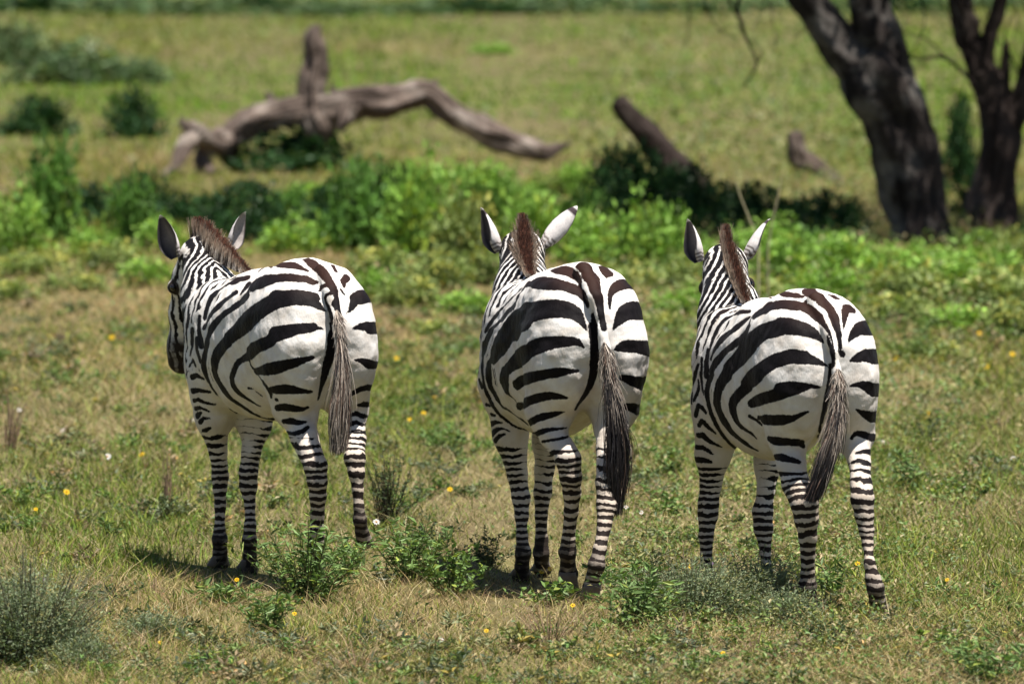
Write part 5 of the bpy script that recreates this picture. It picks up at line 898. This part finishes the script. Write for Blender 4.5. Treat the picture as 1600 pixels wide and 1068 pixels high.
limb(px_limb([(325, 225, 16, -.5), (316, 250, 13, -.6), (325, 275, 12, -.7)], YL), 19, M_DEAD, fallen, "branch", rough=.17)
limb(px_limb([(428, 172, 13), (424, 155, 8), (416, 144, 3)], YL), 23, M_DEAD, fallen, "branch", rough=.2)
limb(px_limb([(530, 158, 13), (522, 146, 8), (517, 134, 3)], YL), 27, M_DEAD, fallen, "branch", rough=.2)
limb(px_limb([(660, 145, 14), (676, 133, 8), (682, 124, 3)], YL), 29, M_DEAD, fallen, "branch", rough=.2)
limb(px_limb([(545, 165, 16, -.2), (538, 190, 9, -.3), (530, 205, 4, -.3)], YL), 33, M_DEAD, fallen, "branch", rough=.2)
YS = 77.0; g = at(1060, 300, YS)
stump = tag(empty("leaning_snag", (g[0], YS, 0)), "dark dead trunk leaning up out of the dark bushes, right of the fallen tree", "dead trunk")
limb(px_limb([(1100, 315, 24), (1060, 270, 24), (1015, 215, 21), (985, 182, 17), (965, 158, 13)], YS), 31, M_BARK2, stump, "trunk")
YB = 80.0; g = at(1270, 280, YB)
lg = tag(empty("dead_branch", (g[0], YB, 0)), "small pale broken branch on the grass between the leaning trunk and the big tree", "dead branch")
limb(px_limb([(1243, 208, 12), (1248, 245, 18), (1268, 255, 15), (1295, 272, 10), (1318, 288, 8)], YB), 37, M_DEAD, lg, "branch")
# living trees: trunks in view, crowns above the frame
def crown_geo(cx, cy, cz, rx, ry, rz_, nclump, per, seed, colour=(.050, .075, .022)):
    rng = np.random.default_rng(seed); d = rng.normal(size=(nclump, 3)); d /= np.linalg.norm(d, axis=1, keepdims=True); c = d * rng.random((nclump, 1)) ** .4 * np.array([rx, ry, rz_]) + np.array([cx, cy, cz])
    ci = np.repeat(np.arange(nclump), per); m = len(ci); P = c[ci] + rng.normal(size=(m, 3)) * np.array([.22, .22, .10]); cl = np.array(colour) * (.6 + .8 * rng.random(nclump))[ci][:, None] * (.8 + .4 * rng.random((m, 1)))
    return leaf_geo(P, .105 * (.6 + .8 * rng.random(m)), .055, cl, rng, .5), c
def twig(pts, r0, r1, parent, name, mat, seed, sides=7):
    return limb([np.append(p, r0 + (r1 - r0) * i / (len(pts) - 1)) for i, p in enumerate(pts)], seed, mat, parent, name, rings=5, sides=sides, rough=.05)
def make_tree(loc, label, limbs, mat, crown, seed, twigs=()):
    r = tag(empty("acacia_tree", loc), label, "tree")
    tops = []
    for k, L in enumerate(limbs): limb(L, seed + k * 3, mat, r, "trunk" if k == 0 else "branch", rough=.16 if k < 2 else .10); (tops.append(L[-1][:3]) if L[-1][2] > 1.8 else None)
    (v, f, c), cen = crown_geo(*crown, seed); v = v - np.array(loc); mesh_np("crown", v, f, M_LEAF, r, False, dict(col=c))
    rng = random.Random(seed); top = np.array(tops[-1])
    for k in range(26):                     # limbs that carry the crown
        c_ = cen[rng.randrange(len(cen))]; s_ = np.array(tops[rng.randrange(len(tops))]); m_ = (s_ + c_) / 2 + np.array([rng.uniform(-.3, .3), rng.uniform(-.3, .3), rng.uniform(.0, .4)])
        twig([s_, m_, c_], .045, .01, r, "branch", mat, seed + 60 + k)
    for k, (pts, a, b) in enumerate(twigs): twig(pts, a, b, r, "branch", mat, seed + 100 + k)
    for k in range(18):                     # thin bare twigs that hang into view
        p0 = np.array(loc) + [rng.uniform(-2.0, 1.6), rng.uniform(-.8, 1.2), rng.uniform(2.5, 3.2)]; pts = [p0]; dx = rng.uniform(-.10, .10)
        for _ in range(rng.randrange(4, 7)): pts.append(pts[-1] + np.array([dx + rng.uniform(-.12, .12), rng.uniform(-.05, .05), -rng.uniform(.12, .30)]))
        twig([p0 + [0, 0, 1.2]] + pts, .010, .0035, r, "branch", mat, seed + 200 + k, sides=5); m_ = pts[len(pts) // 2]
        twig([m_, m_ + [rng.uniform(-.2, .2), 0, -.06], m_ + [rng.uniform(-.35, .35), .05, -rng.uniform(.0, .25)]], .006, .0025, r, "branch", mat, seed + 260 + k, sides=5)
    return r
YT = 65.0; base = gnd(1438, 385); YT = base[1]
def P3(L, Y): return px_limb(L, Y)
tw = lambda L, Y, dy=0: [at(a, b, Y + dy) for a, b in L]
T1 = [P3([(1440, 400, 64), (1436, 360, 52), (1424, 300, 49), (1412, 240, 52), (1394, 180, 55), (1368, 130, 55), (1350, 95, 44)], YT),
      P3([(1350, 112, 40), (1308, 62, 33), (1274, 15, 28), (1246, -30, 25), (1190, -110, 24), (1120, -200, 18)], YT),
      P3([(1380, 130, 46), (1374, 70, 38), (1362, 20, 33), (1352, -40, 31), (1350, -130, 34), (1400, -260, 26)], YT),
      P3([(1452, 395, 30, .2), (1470, 392, 22, .3), (1500, 402, 10, .4)], YT)]
make_tree((base[0], YT, 0), "big dark tree with a thick leaning trunk that forks, right of centre in the background", T1, M_BARK, (3.4, YT + 2.2, 4.9, 4.2, 5.0, .8, 420, 60), 41,
    [(tw([(1190, -110), (1170, -30), (1152, 10), (1166, 60), (1182, 100), (1160, 138)], YT), .022, .006), (tw([(1150, -60), (1140, 0), (1165, 40)], YT, .3), .014, .005), (tw([(1200, -90), (1230, 0), (1260, 40), (1240, 60)], YT, .6), .012, .004),
     (tw([(1120, -150), (1100, -20), (1118, 40), (1150, 60)], YT, .5), .010, .003), (tw([(1166, 60), (1150, 40), (1120, 50)], YT), .008, .003), (tw([(1350, -130), (1420, -40), (1445, 30), (1420, 95)], YT, .8), .012, .004),
     (tw([(1182, 100), (1190, 80), (1170, 60)], YT), .007, .003), (tw([(1400, -200), (1470, -60), (1500, 40)], YT, .5), .014, .004)])
b2 = gnd(1548, 352); Y2 = b2[1]
T2 = [P3([(1546, 362, 46), (1548, 320, 36), (1556, 260, 30), (1562, 205, 31), (1556, 160, 26), (1535, 110, 22)], Y2),
      P3([(1540, 130, 22), (1522, 80, 19), (1506, 30, 18), (1495, -40, 17), (1470, -140, 14)], Y2),
      P3([(1565, 210, 24), (1590, 170, 19), (1606, 120, 17), (1620, 60, 16), (1640, -60, 14)], Y2),
      P3([(1535, 110, 16), (1545, 60, 13), (1560, 10, 12), (1575, -60, 11)], Y2), P3([(1562, 175, 11), (1570, 120, 9), (1572, 68, 5)], Y2)]
make_tree((b2[0], Y2, 0), "slimmer dark tree with a forked trunk at the right edge, behind the big tree", T2, M_BARK2, (6.6, Y2 + 1.0, 4.8, 3.0, 4.0, .8, 240, 50), 83,
    [(tw([(1540, 150), (1480, 92), (1430, 92), (1395, 75)], Y2, -.4), .020, .006), (tw([(1480, 92), (1445, 60), (1400, 50)], Y2, -.3), .010, .004), (tw([(1600, 130), (1570, 60), (1590, 10)], Y2, .2), .012, .004)])
# pale grass stalks behind the right zebra's ears
for j, (L, lb) in enumerate([([(1185, 372), (1172, 345), (1158, 310), (1150, 285)], "pale dry stalk bending left behind the right zebra's ears"), ([(1200, 385), (1208, 340), (1217, 300), (1221, 275)], "pale dry stalk leaning right behind the right zebra's right ear")]):
    Ys = 50.0 + j; g = at(L[0][0], 470, Ys); r = tag(empty("dry_stalk", (g[0], Ys, 0)), lb, "dry stalk")
    s_ = stems_geo(np.array([[np.array([g[0], Ys, 0])] + [at(a, b, Ys) for a, b in L]]) - np.array([g[0], Ys, 0]), .007, .004, (.40, .36, .22)); mesh_np("stem", s_[0], s_[1], M_STEM, r, True, dict(col=s_[2]))
